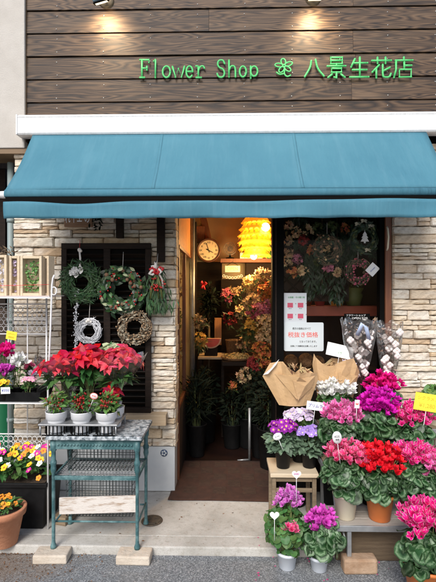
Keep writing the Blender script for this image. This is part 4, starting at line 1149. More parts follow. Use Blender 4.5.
def poinsettia(label, x, y, zc, c, r, n, rmat, ghost=None, cello=True, bs=.085):
    t = thing('potted_poinsettia', label, 'potted plant', (x, y, zc), 'tall poinsettias at the back of the table rack')
    white_pot(t)
    c = V(c); mb = MB()
    for _ in range(9):
        p, d = shell_pt(c - V((0,0,.05)), (r[0]*.8,r[1]*.8,r[2]*.5), -.3, .3); b = V((R.uniform(-.02,.02),R.uniform(-.02,.02),.10)); mb.tube([b, V((p.x*.3,p.y*.3,(b.z+p.z)/2)), p], .003, 5, caps=False)
    mb.build('stems', M['stem'], t)
    blade_foliage(c - V((0,0,.085)), (r[0]*.9,r[1]*.85,.10), 70, .085, .5, lowz=-.6, up=-.2, nn=3).build('foliage', M['leaf'], t)
    for _ in range(n):                                                # each head a star of bracts
        mb = MB()
        p, d = shell_pt(c, r, -.25, .45); nd = (V((d.x*.6, d.y*.6-.35, .8)) + rdir()*.3).normalized()
        T = frame(p, nd, R.uniform(0,6))
        for ringk, (nb, ln) in enumerate(((7,1.0),(5,.65))):
            for k in range(nb):
                a = 2*PI*k/nb + R.uniform(-.25,.25); s = bs*ln*R.uniform(.8,1.15)
                blade(mb, T @ Matrix.Rotation(a,4,'Z') @ Matrix.Rotation(rad(R.uniform(-8,22)+ringk*14),4,'X') @ Matrix.Scale(s,4), .52, R.uniform(.1,.5), 0, 3)
        mb.build('bract_head', rmat, t)
    if cello:
        mb = MB(); n_ = 26; vs = []; zt_ = c.z + .035; zb_ = c.z - .26
        prof = [(zb_,.045),(zb_+.05,.028),(c.z-.13,r[0]*.62),(c.z-.03,r[0]*1.02),(zt_,r[0]*1.18)]
        for (z, rr) in prof:
            for j in range(n_+1):
                a = 2*PI*j/n_; q = rr*(1+.06*math.sin(j*3.1+z*40)); zz = z + (.028*math.sin(j*2.3) if z == zt_ else 0)
                vs.append((c.x*(z-zb_)/(c.z-zb_) + q*math.cos(a), c.y*(z-zb_)/(c.z-zb_) + q*math.sin(a)*r[1]/r[0], zz))
        fs = [(i*(n_+1)+j,i*(n_+1)+j+1,(i+1)*(n_+1)+j+1,(i+1)*(n_+1)+j) for i in range(len(prof)-1) for j in range(n_)]
        mb.add(vs, fs, 0, None, True); mb.build('cellophane_wrap', M['cello'], t)
    return t
zr = RK.z + .0075
def rel(px, py, Y, x, y, z): q = at(px,py,Y); return q - V((x,y,z))
bx_ = [RK.x + PX[0]+.03, RK.x + .01, RK.x + PX[2]-.01]
by_ = RK.y + PY[1]
poinsettia('red poinsettia in clear wrap at the left end of the back row', bx_[0], by_, zr, rel(62,364,by_-.05,bx_[0],by_,zr), (.135,.10,.068), 20, M['poin'], bs=.074)
poinsettia('tall red poinsettia in the middle of the back row', bx_[1], by_+.02, zr, rel(89,358,by_-.03,bx_[1],by_+.02,zr), (.115,.09,.075), 20, M['poin'], cello=False, bs=.078)
poinsettia('tall pinkish red poinsettia in clear wrap at the right end of the back row', bx_[2], by_, zr, rel(120,361,by_-.02,bx_[2],by_,zr), (.135,.10,.082), 23, M['poin_p'], bs=.070)
x5 = xat(111,by_+.1); poinsettia('pale greenish cream poinsettia behind the red ones', x5, by_+.13, tz+.0005, rel(110,349,by_+.12,x5,by_+.13,tz), (.06,.05,.02), 4, M['poin_w'], cello=False, bs=.07)
x6 = xat(117,by_+.05); poinsettia('short red poinsettia low at the right of the table between the white pots', x6, by_-.02, zr, rel(110,391,by_-.06,x6,by_-.02,zr), (.045,.04,.02), 4, M['poin'], cello=False, bs=.05)
p = at(94,396,RY-.10); t = thing('price_tag', 'white oval price tag with red writing standing among the white pots', 'tag', p)
mb = MB(); mb.lathe([(.001,.0012),(.024,.0012),(.024,-.0012),(.001,-.0012)], (0,0,0), 28, 0, Matrix.Rotation(PI/2,4,'X') , sx=1, sy=.78); mb.build('card', M['paper'], t)
mb = MB()
pts = [(.0235*math.cos(2*PI*i/28), -.0022, .0184*math.sin(2*PI*i/28)) for i in range(28)]; mb.tube(pts, .0011, 5, 0, False, True); mb.build('border', M['red_ink'], t)
text('¥580', .013, M['red_ink'], (0,-.002,0), t); t.rotation_euler = (0, rad(12), 0)
mb = MB(); mb.tube([(0,.003,-.016),(-.02,.01,-.11)], .0016, 6); mb.build('stick', M['white_ink'], t)

# ================================================================== WIRE RACK (left)
Yb, Yf = -.28, -.56
rk = thing('wire_rack', 'white wire flower rack with scrolled back at the left', 'rack', (at(20,291,Yb).x, (Yb+Yf)/2, 0))
K = V(rk.location)
def RP(px, py, Y): return at(px,py,Y) - K
zsh = zat(297, Yb, 20); zmid = zat(399, -.45, 10)
lxs = [xat(p_, Yb)-K.x for p_ in (46.5,27.5,8.5,-10.5,-29.5)]
yb = Yb-K.y; yf = Yf-K.y
mb = MB()
for i, x in enumerate(lxs): mb.tube([(x,yb,.002 if i in (0,4) else .30),(x,yb,zsh)], .0065 if i in (0,4) else .0045, 8)
for py in (304,334,434): 
    z = zat(py, Yb, 20); mb.tube([(lxs[-1],yb,z),(lxs[0],yb,z)], .005, 8)
mb.build('back_frame', M['white_metal'], rk)
mb = MB(); xr_ = xat(50.5, Yf)-K.x
xrb = xat(48, Yf)-K.x
pts = [(xrb,yf,.002),(xrb,yf,.9),(xr_,yf,zat(330,Yf))]
for px, py in ((51.5,300),(52,285),(53,278),(54.5,275)): q = RP(px,py,Yf); pts.append((q.x,yf,q.z))
mb.tube(pts, .0062, 8)
xl_ = lxs[-1]+.02; mb.tube([(xl_,yf,.002),(xl_,yf,zsh+.08)], .0062, 8)
q = RP(54,291,Yf); mb.tube([(q.x+.018*math.cos(a*PI/6),yf,q.z+.026*math.sin(a*PI/6)) for a in range(12)], .0042, 6, 0, False, True)
mb.build('front_frame', M['white_metal'], rk)
for z in (zsh, zmid):
    mb = MB()
    mb.tube([(lxs[-1],yb,z),(lxs[0],yb,z),(xr_-.004,yf,z),(lxs[-1],yf,z)], .0052, 8, 0, False, True)
    for k in range(1,9): y = yb + (yf-yb)*k/9; mb.tube([(lxs[-1],y,z),(lxs[0]+(xr_-lxs[0])*k/9,y,z)], .0030, 6)
    mb.build('wire_shelf', M['white_metal'], rk)
mb = MB(); mb.box((lxs[-1],yf+.012,zsh+.0055),(xr_-.012,yb-.012,zsh+.012)); mb.build('shelf_board', mat('pinkish shelf board', (.72,.62,.58), .6), rk)
for (pa, pb) in ((306,332),(436,452)):                              # scrolled lattice between the rails
    mb = MB()
    z0, z1 = zat(pb, Yb, 20), zat(pa, Yb, 20)
    for i in range(len(lxs)-1):
        xa, xb = lxs[i+1], lxs[i]; nx_ = 4; nz_ = max(1, round((z1-z0)/.045))
        for a in range(nx_):
            for b in range(nz_):
                cx = xa + (xb-xa)*(a+.5)/nx_; cz = z0 + (z1-z0)*(b+.5)/nz_
                r = .0165; mb.tube([(cx + r*math.cos(j*PI/4), yb, cz + r*1.15*math.sin(j*PI/4)) for j in range(8)], .0026, 4, 0, False, True)
    mb.build('scroll_lattice', M['white_metal'], rk)

# framed boxes on the top shelf
def frame_box(label, pa, pb, pt, pbm, Y, dep, fol, fm, rz=0):
    a = at(pa, pbm, Y); b = at(pb, pt, Y); w = b.x-a.x; h = b.z-a.z
    t = thing('framed_planter_box', label, 'framed box', ((a.x+b.x)/2, Y, zsh+.0125), 'wooden framed boxes on the top shelf', rz); h = b.z - zsh - .0125
    mb = MB(); f = .017
    for s in (-1,1):
        mb.box((s*(w/2-f/2)-f/2, -.006, 0),(s*(w/2-f/2)+f/2, dep, h))
    mb.box((-w/2+f+.0005,-.005,0),(w/2-f-.0005,dep,f)); mb.box((-w/2+f+.0005,-.005,h-f),(w/2-f-.0005,dep,h)); mb.box((-w/2+f,dep-.006,f),(w/2-f,dep-.001,h-f))
    mb.build('frame', M['pale_wood'], t, bevel=.002)
    mb = MB()
    for _ in range(fol):
        p = V((R.uniform(-w/2+f+.012,w/2-f-.012), R.uniform(.014,.04), R.uniform(f+.01,h-f-.012)))
        T = frame(p, V((R.uniform(-.5,.5),-1,R.uniform(-.2,.6))), R.uniform(0,6), R.uniform(.010,.018))
        for k in range(7): blade(mb, T @ Matrix.Rotation(k*2*PI/7,4,'Z') @ Matrix.Rotation(rad(30),4,'X'), .55, -.2, 0, 2)
    mb.build('planting', fm, t)
    mb = MB(); mb.box((-w/2+f,-.003,f),(w/2-f,-.0015,h-f)); mb.build('glass', M['glass'], t)
    return t
frame_box('pale wooden framed box filled with green succulents, on the rack shelf', 20.5, 42, 256, 296, -.50, .06, 70, M['succ'])
frame_box('narrow pale wooden framed box of dried flowers, between the succulents and the far left box', 9.5, 19.5, 256, 296, -.47, .05, 16, M['pet_pale'], .2)
frame_box('wide wooden framed box of white dried flowers, cut by the left photo edge', -18, 7, 255, 296, -.50, .05, 60, mat('faded flower', (.62,.60,.66), .8, island=.2))
frame_box('empty looking slim framed box with beige backing at the right end of the shelf', 42.8, 50, 256, 296, -.45, .05, 5, M['dried4'], -.35)
mb = MB(); q0 = at(-16,285.5,-.515); q1 = at(49,284.5,-.515); mb.tube([q0,(q0+q1)/2+V((0,-.004,-.003)),q1], .0018, 6)
tag(mb.build('red_cord', M['cord_red'], org=q0, loc=q0), 'thin red cord stretched across the fronts of the framed boxes', 'cord')
mb = MB(); c = at(4,251,-.42)
for _ in range(36): 
    p = c + V((R.gauss(0,.035),R.gauss(0,.02),R.gauss(-.01,.014))); blade(mb, frame(p, rdir(), R.uniform(0,6), .035), .3, .4, 0, 2)
for _ in range(8): a = R.uniform(0,6); mb.tube([c+V((.04*math.cos(a+i*.5)-.0,0,.02*math.sin(a+i*.5))) for i in range(6)], .002, 5)
tag(mb.build('dried_bundle', M['twig'], org=c, loc=c), 'curly brown dried bundle lying on top of the far left framed box', 'dried bundle')

# mid shelf plants in a black tray
p = at(10,399,-.47); tr_ = thing('plant_tray', 'black plastic tray of bright flowers on the middle shelf of the rack', 'tray', (p.x, -.44, zmid+.006))
w_ = xat(44,-.5)-p.x; mb = MB(); hh = .062
vs = []
for (z, k) in ((0,.92),(hh,1.0),(hh,.985),(.004,.9)):
    for sx_, sy_ in ((-1,-1),(1,-1),(1,1),(-1,1)): vs.append((sx_*w_*k, sy_*.11*k, z))
fs = [(0,3,2,1)] + [(i*4+j,i*4+(j+1)%4,(i+1)*4+(j+1)%4,(i+1)*4+j) for i in range(3) for j in range(4)] + [(12,13,14,15)]
mb.add(vs, fs); mb.build('tray', M['black_plastic'], tr_, bevel=.003)
TZ = zmid+.012
def small_plant(name, label, px, py, Y, zbase, rr, petal, fm, kind, n=20, fs=.026, pr=.04, ph=.07, leafs=.035, nl=34, potm=None, grp='flowers on the rack shelf', h2=None):
    q = at(px, py, Y); t = thing(name, label, 'potted plant', (q.x, Y, zbase), grp); hb = q.z - zbase
    add_pot(t, pr*.78, pr, ph, potm or M['black_plastic'], .003, .01)
    blade_foliage((0,0,(ph+hb)/2), (rr[0]*.95, rr[1], max(.03,(hb-ph)*.62)), nl, leafs, .55, nn=3).build('foliage', fm, t)
    if kind == 'cyc': cyc_mass((0,0,hb), rr, n, fs).build('blossoms', petal, t); stems_mb((0,0,ph-.02),(0,0,hb),rr,10).build('stems', M['stem'], t)
    else: disc_mass((0,0,hb), rr, n, fs).build('blossoms', petal, t); stems_mb((0,0,ph-.02),(0,0,hb),rr,10).build('stems', M['stem'], t)
    return t
small_plant('potted_cyclamen','crimson cyclamen at the back left of the rack shelf tray', 2,352,-.37,TZ,(.085,.06,.06),M['pet_crimson'],M['leaf'],'cyc',34,.034)
small_plant('potted_cyclamen','white flowering plant in the middle of the rack shelf tray', 17.5,361,-.42,TZ,(.058,.05,.055),M['pet_white'],M['leaf_mid'],'cyc',30,.030)
small_plant('potted_cyclamen','bright magenta flowers at the far left of the rack shelf tray', 4,371,-.49,TZ,(.055,.045,.042),M['pet_orchid'],M['leaf'],'cyc',26,.030)
small_plant('potted_primula','yellow flowers low at the front left of the tray beside the white price card', 3,383,-.525,TZ,(.05,.03,.018),M['eye_yellow'],M['leaf_mid'],'disc',16,.016,ph=.05)
small_plant('potted_primula','pink and white small flowers at the right end of the rack shelf tray', 29,380,-.49,TZ,(.055,.045,.02),M['eye_palepink'],M['leaf'],'disc',24,.014,ph=.05)
small_plant('potted_lavender_plant','lilac upright flower spike at the right corner of the tray', 32,373,-.47,TZ,(.016,.016,.03),M['pet_pale'],M['leaf_mid'],'cyc',10,.024,pr=.03)
small_plant('potted_cyclamen','dim pink flowers behind the lilac spike against the stones', 29,366,-.36,TZ,(.03,.03,.03),M['pet_rose'],M['leaf_dark'],'cyc',12,.024,pr=.03)
card('white price card with blue figures clipped to the left of the black tray', at(5.5,390.5,-.60), .060, .042, M['paper'], (0,rad(-2),0), '¥350', M['blue_ink'], .022)
card('yellow price card above the crimson cyclamen on the wire rack', at(11.5,335.5,-.36), .078, .058, M['yellow_card'], (0,rad(9),rad(-6)), None, lines=[('シクラメン',.010,.016,M['kraft_ink'],.055),('¥800',-.012,.02,M['kraft_ink'],.045)], stick=.16)

# ================================================================== PANSY PLANTER, TERRACOTTA POT
t = thing('planter_box', 'large black plastic planter box at the foot of the wire rack', 'planter', (xat(10,-.50)-.04, -.425, .0005))
K2 = V(t.location); xe = gnd(45,534,0).x-K2.x; ze = zat(482, -.56, 30)
vs = []; wL = -.42; 
for (z, k, kk) in ((0,-.01,.0),(ze-.03,.012,.012),(ze-.03,.026,.026),(ze,.028,.028),(ze,.010,.010),(.03,-.02,-.02)):
    for (sx_, sy_) in ((0,-1),(1,-1),(1,1),(0,1)): vs.append(((wL-k) if sx_ == 0 else (xe-.03+k), sy_*(.135+kk), z))
fs = [(0,3,2,1)] + [(i*4+j,i*4+(j+1)%4,(i+1)*4+(j+1)%4,(i+1)*4+j) for i in range(5) for j in range(4)] + [(20,21,22,23)]
mb = MB(); mb.add(vs, fs); mb.build('box', M['black_plastic'], t, bevel=.004)
mb = MB(); mb.box((wL+.01,-.12,ze-.05),(xe-.05,.12,ze-.03)); mb.build('soil', M['soil'], t)
fx = [(-.30,.0),( -.14,.03),(-.02,-.04),(.06,.04),(.10,-.05)]
foli = MB()
blade_foliage((wL/2+xe/2-.02,-.01,ze+.035), ((xe-wL)/2-.02,.15,.120), 420, .055, .6, lowz=-.2, nn=3, mb=foli); foli.build('foliage', M['leaf_mid'], t)
spots = []
while len(spots) < 98:
    u = R.uniform(wL+.02, xe-.025); v = R.uniform(-.170,.11)
    z = ze + .022 + .150*(1-((v-.03)/.225)**2)*R.uniform(.9,1.04) - max(0,(u-xe+.10))*.2; z = max(z, ze+.018)
    spots.append(V((u,v,z)))
spots.sort(key=lambda p: p.x + R.uniform(-.12,.12))
kinds = [('yellow_pansy',M['eye_yellow']),('orange_pansy',M['eye_orange']),('white_pansy',M['eye_white']),('magenta_pansy',M['eye_pink'])]
for i, p in enumerate(spots):
    nm, m_ = kinds[R.choice((0,0,0,0,1,2,2,3,3))]; mb = MB()
    disc_flower(mb, frame(p, V((R.uniform(-.5,.5),-.75+R.uniform(-.4,.4),.75)), 0, R.uniform(.018,.025)))
    disc_flower(mb, frame(p-V((0,-.006,.004)), V((R.uniform(-.5,.5),-.5,.9)), 0, R.uniform(.014,.020)))
    mb.build(nm, m_, t)
c = at(4,545,-.80)
t = thing('terracotta_pot', 'round terracotta pot of small orange pansies on the kerb before the black planter', 'potted plant', (xat(4.5,-.73),-.728,.0015))
hp = .222
mb = MB(); mb.lathe([(.001,0),(.070,0),(.074,.004),(.108,hp-.045),(.122,hp-.041),(.128,hp-.004),(.125,hp),(.108,hp),(.105,hp-.05)], n=40); mb.build('pot', M['terracotta'], t)
mb = MB(); mb.lathe([(.001,hp-.02),(.106,hp-.025)], n=24); mb.build('soil', M['soil'], t)
blade_foliage((.01,-.0,hp+.008), (.085,.085,.045), 110, .04, .5, lowz=-.1, nn=3).build('foliage', M['leaf_mid'], t)
mb = disc_mass((0,0,hp+.03), (.085,.085,.035), 22, .014, -.1); mb.build('blossoms', M['eye_orange'], t)
mb = disc_mass((0,0,hp+.03), (.085,.085,.035), 9, .012, -.1); mb.build('yellow_blossoms', M['eye_yellow'], t)

# ================================================================== DOOR MAT
a = gnd(181,459,0); b = gnd(170,501,0); m0x = a.x; m1x = b.x + .86
mb = MB(); y0, y1 = b.y, .60
# bevelled sheet, the field slightly raised and ribbed
nx, ny = 40, 30; vs = []
for j in range(ny+1):
    for i in range(nx+1):
        u, v = i/nx, j/ny
        x = m0x-.012 + u*.87 + .004*math.sin(v*9); y = y0 + v*(y1-y0) + .006*math.sin(u*5)
        e = min(u, 1-u)*.87; f = min(v,1-v)*(y1-y0); d_ = min(e,f)
        z = .006 + (.006 if d_ > .05 else .0) + .0025*math.sin(u*7)*math.sin(v*5) + (.006*math.exp(-((u)/.05)**2-((v)/.1)**2))
        vs.append((x,y,z))
fs = [(j*(nx+1)+i, j*(nx+1)+i+1, (j+1)*(nx+1)+i+1, (j+1)*(nx+1)+i) for j in range(ny) for i in range(nx)]
mb.add(vs, fs, 0, None, True)
t = thing('door_mat', 'brown textured rubber door mat across the shop threshold', 'door mat', ((m0x+m1x)/2,.2,0)); T0 = V(t.location)
o = mb.build('mat', M['matt'], t, org=T0, solid=.006)
mb = MB(); cw = .115
for i in range(6):
    for j in range(5):
        if (i+j) % 2: continue
        x = m0x+.08 + i*cw; y = y0+.09 + j*.125
        for k in range(5): mb.box((x+.006,y+.006+k*.023,.0135),(x+cw-.008,y+.022+k*.023,.0185+.0008*(k%2)))
mb.build('raised_pattern', M['matt2'], t, org=T0)

# ================================================================== INTERIOR
def ipos(px, py, Y): return at(px,py,Y)
def bunch(label, c, r, n, size, m, group, leaf=None, nl=0, name='dried_flower_bunch', cat='dried flowers', stem=True):
    c = V(c); t = thing(name, label, cat, c, group)
    mb = MB()
    for _ in range(n):
        p, d = shell_pt((0,0,0), r, -1, .45); s = size*R.uniform(.6,1.2)
        T = frame(p, d + V((0,-.6,.2)), R.uniform(0,6), s)
        for k in range(6): blade(mb, T @ Matrix.Rotation(k*PI/3+R.uniform(-.2,.2),4,'Z') @ Matrix.Rotation(rad(R.uniform(10,55)),4,'X'), .6, R.uniform(-.3,.4), 0, 2)
    mb.build('flower_heads', m, t)
    if nl: blade_foliage((0,.01,-.02), (r[0]*1.1,r[1],r[2]*1.1), nl, size*2.6, .3, lowz=-1).build('leaves', leaf or M['leaf_olive'], t)
    if stem:
        mb = MB()
        for _ in range(7): mb.tube([(R.gauss(0,r[0]*.4),.0,0),(R.gauss(0,r[0]*.15),.01,-r[2]*1.9)], .0025, 5)
        mb.build('stems', M['stem'], t)
    return t
# glazed flower showcase on the left, its long glass side facing the passage
xc = xat(177.8,.20)+.012; ye = 1.30; xe_ = xc
YS0 = .18
sc_ = thing('flower_showcase', 'orange wood glazed flower showcase lit inside, left of the shop doorway', 'showcase', (xc-.22,.7,0)); S0 = V(sc_.location)
zh = 1.93
mb = MB()
for k in range(9):
    y0_ = YS0 + k*(ye-YS0)/9; mb.box((xc-.02,y0_+.003,zh),(xc,y0_+(ye-YS0)/9-.003,2.6))
mb.build('header_boards', M['orange_wood'], sc_, org=S0, bevel=.003)
mb = MB(); mb.box((xc-.024,YS0,zh-.03),(xc+.006,ye,zh-.001)); mb.box((xc-.03,YS0,.0),(xc+.003,YS0+.03,zh-.031)); mb.box((xc-.03,.72,.62),(xc+.003,.75,zh-.031)); mb.box((xc-.024,YS0+.031,.58),(xc+.004,ye,.615))
mb.build('frame', M['red_wood'], sc_, org=S0, bevel=.003)
mb = MB(); mb.box((xc-.022,YS0+.031,.0),(xc,ye,.579)); mb.build('base_panel', M['int_dark'], sc_, org=S0)
mb = MB(); mb.box((xc-.012,YS0+.031,.616),(xc-.008,.719,zh-.031)); mb.build('glass_pane', M['glass'], sc_, org=S0)
mb = MB(); mb.box((xc-.012,.751,.616),(xc-.008,ye-.001,zh-.031)); mb.build('glass_pane', M['glass'], sc_, org=S0)
mb = MB(); mb.box((xc-.44,YS0,.0),(xc-.43,ye,zh)); mb.build('back_panel', M['cream_wall'], sc_, org=S0)
mb = MB(); mb.box((xc-.43,YS0+.04,zh-.02),(xc-.40,ye-.05,zh-.005)); mb.build('light_strip', M['strip'], sc_, org=S0)
mb = MB(); mb.tube([(xc+.02,ye+.01,0),(xc+.02,ye+.01,2.6)], .028, 12); tag(mb.build('steel_post', M['grey_metal'], org=(xc+.02,ye+.01,0), loc=(xc+.02,ye+.01,0)), 'grey steel post at the far end of the flower showcase', 'post')
mb = MB(); mb.box((xc+.002,ye+.06,0),(xc+.06,ye+.11,2.3)); tag(mb.build('timber_post', M['dark_wood'], org=(xc+.03,ye+.08,0), loc=(xc+.03,ye+.08,0), bevel=.003), 'dark timber post behind the steel post in the shop', 'post')
for i,(y,z,m_,lab) in enumerate(((.35,1.55,'dried1','cream flowers high at the front of the showcase'),(.62,1.30,'leaf_olive','green foliage in the middle of the showcase'),(.95,1.62,'dried4','tan flowers high at the back of the showcase'),(.36,1.12,'gold','golden flowers low at the front of the showcase'),(.80,1.02,'dried1','cream flowers low at the back of the showcase'),(.5,.8,'gold','golden flowers at the bottom of the showcase'))):
    bunch(lab, (xc-.115,y,z), (.085,.15,.14), 44, .045, M[m_], 'flowers inside the showcase')

# back of the room
Yk = 2.18
def flat_box(name, label, cat, px0, px1, py0, py1, Y, d, m, bevel=.003, z0=None):
    a = at(px0,py1,Y); b = at(px1,py0,Y); z = a.z if z0 is None else z0
    mb = MB(); mb.box((a.x,Y,z),(b.x,Y+d,b.z)); c = V(((a.x+b.x)/2,Y,z))
    return tag(mb.build(name, m, org=c, loc=c, bevel=bevel), label, cat)
flat_box('doorway_shade_panel','tall dark shade panel standing for the unlit doorway below the round clock','shade panel',192,222,262,415,2.24,.03,M['dark_wood'],z0=0.001)  # dark sheet over the cream wall, standing for the unlit doorway
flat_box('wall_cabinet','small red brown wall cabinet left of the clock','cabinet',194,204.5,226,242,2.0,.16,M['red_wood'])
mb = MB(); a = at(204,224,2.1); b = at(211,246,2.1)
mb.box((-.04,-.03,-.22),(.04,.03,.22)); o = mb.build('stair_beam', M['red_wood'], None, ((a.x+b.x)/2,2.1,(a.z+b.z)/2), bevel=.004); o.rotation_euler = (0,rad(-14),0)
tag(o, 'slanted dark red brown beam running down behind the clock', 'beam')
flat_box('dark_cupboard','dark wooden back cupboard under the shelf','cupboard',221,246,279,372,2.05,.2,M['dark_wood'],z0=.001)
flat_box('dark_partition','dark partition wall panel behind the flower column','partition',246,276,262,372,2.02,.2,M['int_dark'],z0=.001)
flat_box('room_divider','upright orange wooden panel beside the red cushion','panel',214.5,221.5,318,345,1.72,.03,M['orange_wood'])
flat_box('wall_shelf','long dark red shelf across the back wall under the lamp','shelf',220.5,276,258.5,262.5,1.85,.18,M['red_wood'])
zshf = zat(258.5,1.85,245)
def on_shelf(name, label, cat, px0, px1, py0, m, d=.1, y=1.88):
    a = at(px0,258,y); b = at(px1,py0,y); mb = MB(); mb.box((a.x,y,zshf+.001),(b.x,y+d,b.z)); c = V(((a.x+b.x)/2,y,zshf))
    return tag(mb.build(name, m, org=c, loc=c, bevel=.004), label, cat)
on_shelf('white_carton','white carton on the shelf just below the yellow lamp','carton',240,262,252.5,M['paper'])
on_shelf('green_box','green upright box at the right end of the shelf','box',267,271.5,243,mat('green box',(.03,.28,.06),.5))
t = thing('desk_fan', 'small dark round fan on the shelf between clock and lamp', 'fan', (at(230,258,1.9).x,1.9,zshf+.001))
mb = MB(); mb.lathe([(.001,0),(.05,0),(.05,.012),(.012,.02),(.009,.06)], (0,0,0), 18); mb.build('base', M['dark'], t)
mb = MB()
for r_ in (.075,.055,.035): mb.tube([(r_*math.cos(i*PI/10),-.02,.12+r_*math.sin(i*PI/10)) for i in range(20)], .004, 6, 0, False, True)
for k in range(8): mb.tube([(0,-.02,.12),(.075*math.cos(k*PI/4),-.02,.12+.075*math.sin(k*PI/4))], .002, 4)
mb.lathe([(.001,.02),(.03,.015),(.03,-.03),(.001,-.035)], (0,0,.12), 14, 0, Matrix.Rotation(PI/2,4,'X')); mb.build('cage', M['grey_metal'], t)
# clock
c = at(208.8,250.5,1.88); t = thing('wall_clock', 'round wooden wall clock with a cream face and roman hours', 'clock', c)
r = 12.2*(c.y+3.4)/FPX
mb = MB(); mb.lathe([(.001,.0),(r*.9,.0),(r,.008),(r*1.0,.030),(r*.93,.045),(r*.84,.034),(r*.82,.016)], (0,0,0), 40, 0, Matrix.Rotation(PI/2,4,'X')); mb.build('case', M['clock_rim'], t)
mb = MB(); mb.lathe([(.001,.018),(r*.83,.018)], (0,0,0), 40, 0, Matrix.Rotation(PI/2,4,'X')); mb.build('face', M['clock_face'], t); face = t.children[-1]
for k in range(12):
    a = PI/2 - k*PI/6
    text(['XII','I','II','III','IIII','V','VI','VII','VIII','IX','X','XI'][k], r*.24, M['ink'], (r*.64*math.cos(a),-.0195,r*.64*math.sin(a)), face, name='numeral')
for nm, a, l, w_ in (('hour_hand', rad(90-118), .42, .016),('minute_hand', rad(90+18), .62, .011)):
    mb = MB(); mb.tube([(-.03*math.cos(a),-.023,-.03*math.sin(a)),(r*l*math.cos(a),-.023,r*l*math.sin(a))], [w_*.5,w_*.25], 6, flat=.3); mb.build(nm, M['ink'], face)
mb = MB(); mb.box((-.02,.001,-.12),(.02,.30,.02)); mb.build('mount', M['clock_rim'], t)
# tiered pendant lamp
c = at(256,256,1.5); t = thing('pendant_lamp', 'lit yellow pendant lamp of tiered paper petals over the back shelf', 'lamp', (c.x,1.5,c.z)); 
hL = zat(216,1.5,256) - c.z; rL = 19*(4.9)/FPX
nt_ = 6
for k in range(nt_):
    mb = MB(); z = hL*k/nt_; rr = rL*(.70 + .30*math.sin(PI*(k+.9)/(nt_+.6)))
    for j in range(18):
        a = 2*PI*j/18 + k*.17; T = Matrix.Translation((rr*.55*math.cos(a), rr*.55*math.sin(a), z+hL/nt_*.9)) @ Matrix.Rotation(a-PI/2,4,'Z') @ Matrix.Rotation(rad(-38),4,'X') @ Matrix.Scale(rr*.62,4)
        blade(mb, T, .62, .25, 0, 3)
    mb.lathe([(rr*1.0,-.006),(rr*.93,.004),(rr*.66,hL/nt_*.55),(rr*.5,hL/nt_)], (0,0,z), 28); mb.build('shade_tier', M['lamp_shade'], t)
mb = MB(); mb.ball((rL*.45,-rL*.62,hL*.68), .045, 0, 14, 10); mb.build('bulb', M['bulb'], t)
mb = MB(); mb.ball((-.03,-rL*.35,-.01), .035, 0, 14, 10); mb.build('bulb', M['bulb'], t)
mb = MB(); mb.tube([(0,0,hL),(0,0,2.6-c.z)], .006, 6); mb.build('cord', M['dark'], t)
li = bpy.data.lights.new('lamp core','POINT'); li.energy = 7; li.color = (1,.70,.30); li.shadow_soft_size = .04
lo = bpy.data.objects.new('lamp_core', li); COL.objects.link(lo); lo.parent = t; lo.location = (0,0,hL*.5)
la = bpy.data.lights.new('lamp glow','POINT'); la.energy = 24; la.color = (1,.60,.24); la.shadow_soft_size = .12
lo = bpy.data.objects.new('lamp_glow', la); COL.objects.link(lo); lo.parent = t; lo.location = (-.02,-.24,-.08)
# open board with chain of rings
c = at(232.5,269,1.75); t = thing('hanging_board', 'small pale board reading OPEN hung over a white paper chain', 'board', c)
w_ = at(240,269,1.75).x-at(225,269,1.75).x; h_ = zat(266,1.75)-zat(272.5,1.75)
mb = MB(); mb.box((-w_/2,-.006,-h_/2),(w_/2,.006,h_/2)); mb.build('board', mat('pale board face',(.55,.62,.45),.6), t, bevel=.002)
text('OPEN', h_*.7, M['green_ink'], (0,-.0075,0), t, width=w_*.7)
mb = MB(); mb.tube([(-w_*.4,0,h_/2),(0,.002,h_*1.1),(w_*.4,0,h_/2)], .003, 5); mb.build('cord', M['dark'], t)
c = at(232.5,277,1.73); t = thing('paper_chain', 'drooping chain of white paper rings under the small board', 'paper chain', c)
for k in range(7):
    u = (k-3)/3; mb = MB(); q = V((u*w_*.58,0,-.022*(1-u*u)+.012))
    mb.tube([q+V((.014*math.cos(i*PI/5),.004*(k%2),.014*math.sin(i*PI/5))) for i in range(10)], .0035, 5, 0, False, True); mb.build('ring', M['white_twig'], t)
# dark small tree with a red ribbon in front of the dark doorway
c = at(209,300,1.6); t = thing('dark_bush', 'dark bushy dried tree with a red ribbon under the clock', 'bush', (c.x,1.6,0))
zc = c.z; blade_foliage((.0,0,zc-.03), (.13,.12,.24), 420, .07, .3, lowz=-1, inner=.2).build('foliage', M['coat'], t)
mb = MB(); mb.tube([(0,0,.0),(0,0,zc)], .012, 8); mb.build('stem', M['twig'], t)
mb = MB(); q = at(203.5,285,1.45)-V((c.x,1.6,0))
for ox, oz in ((-.03,.03),(.03,.02),(.012,-.045),(-.025,-.035)): mb.tube([q, q+V((ox*.7,-.02,oz+.012)), q+V((ox*1.1,-.01,oz)), q+V((ox*.6,0,oz*.6-.01)), q], .010, 6, flat=.5)
mb.build('ribbon', M['ribbon_red'], t)
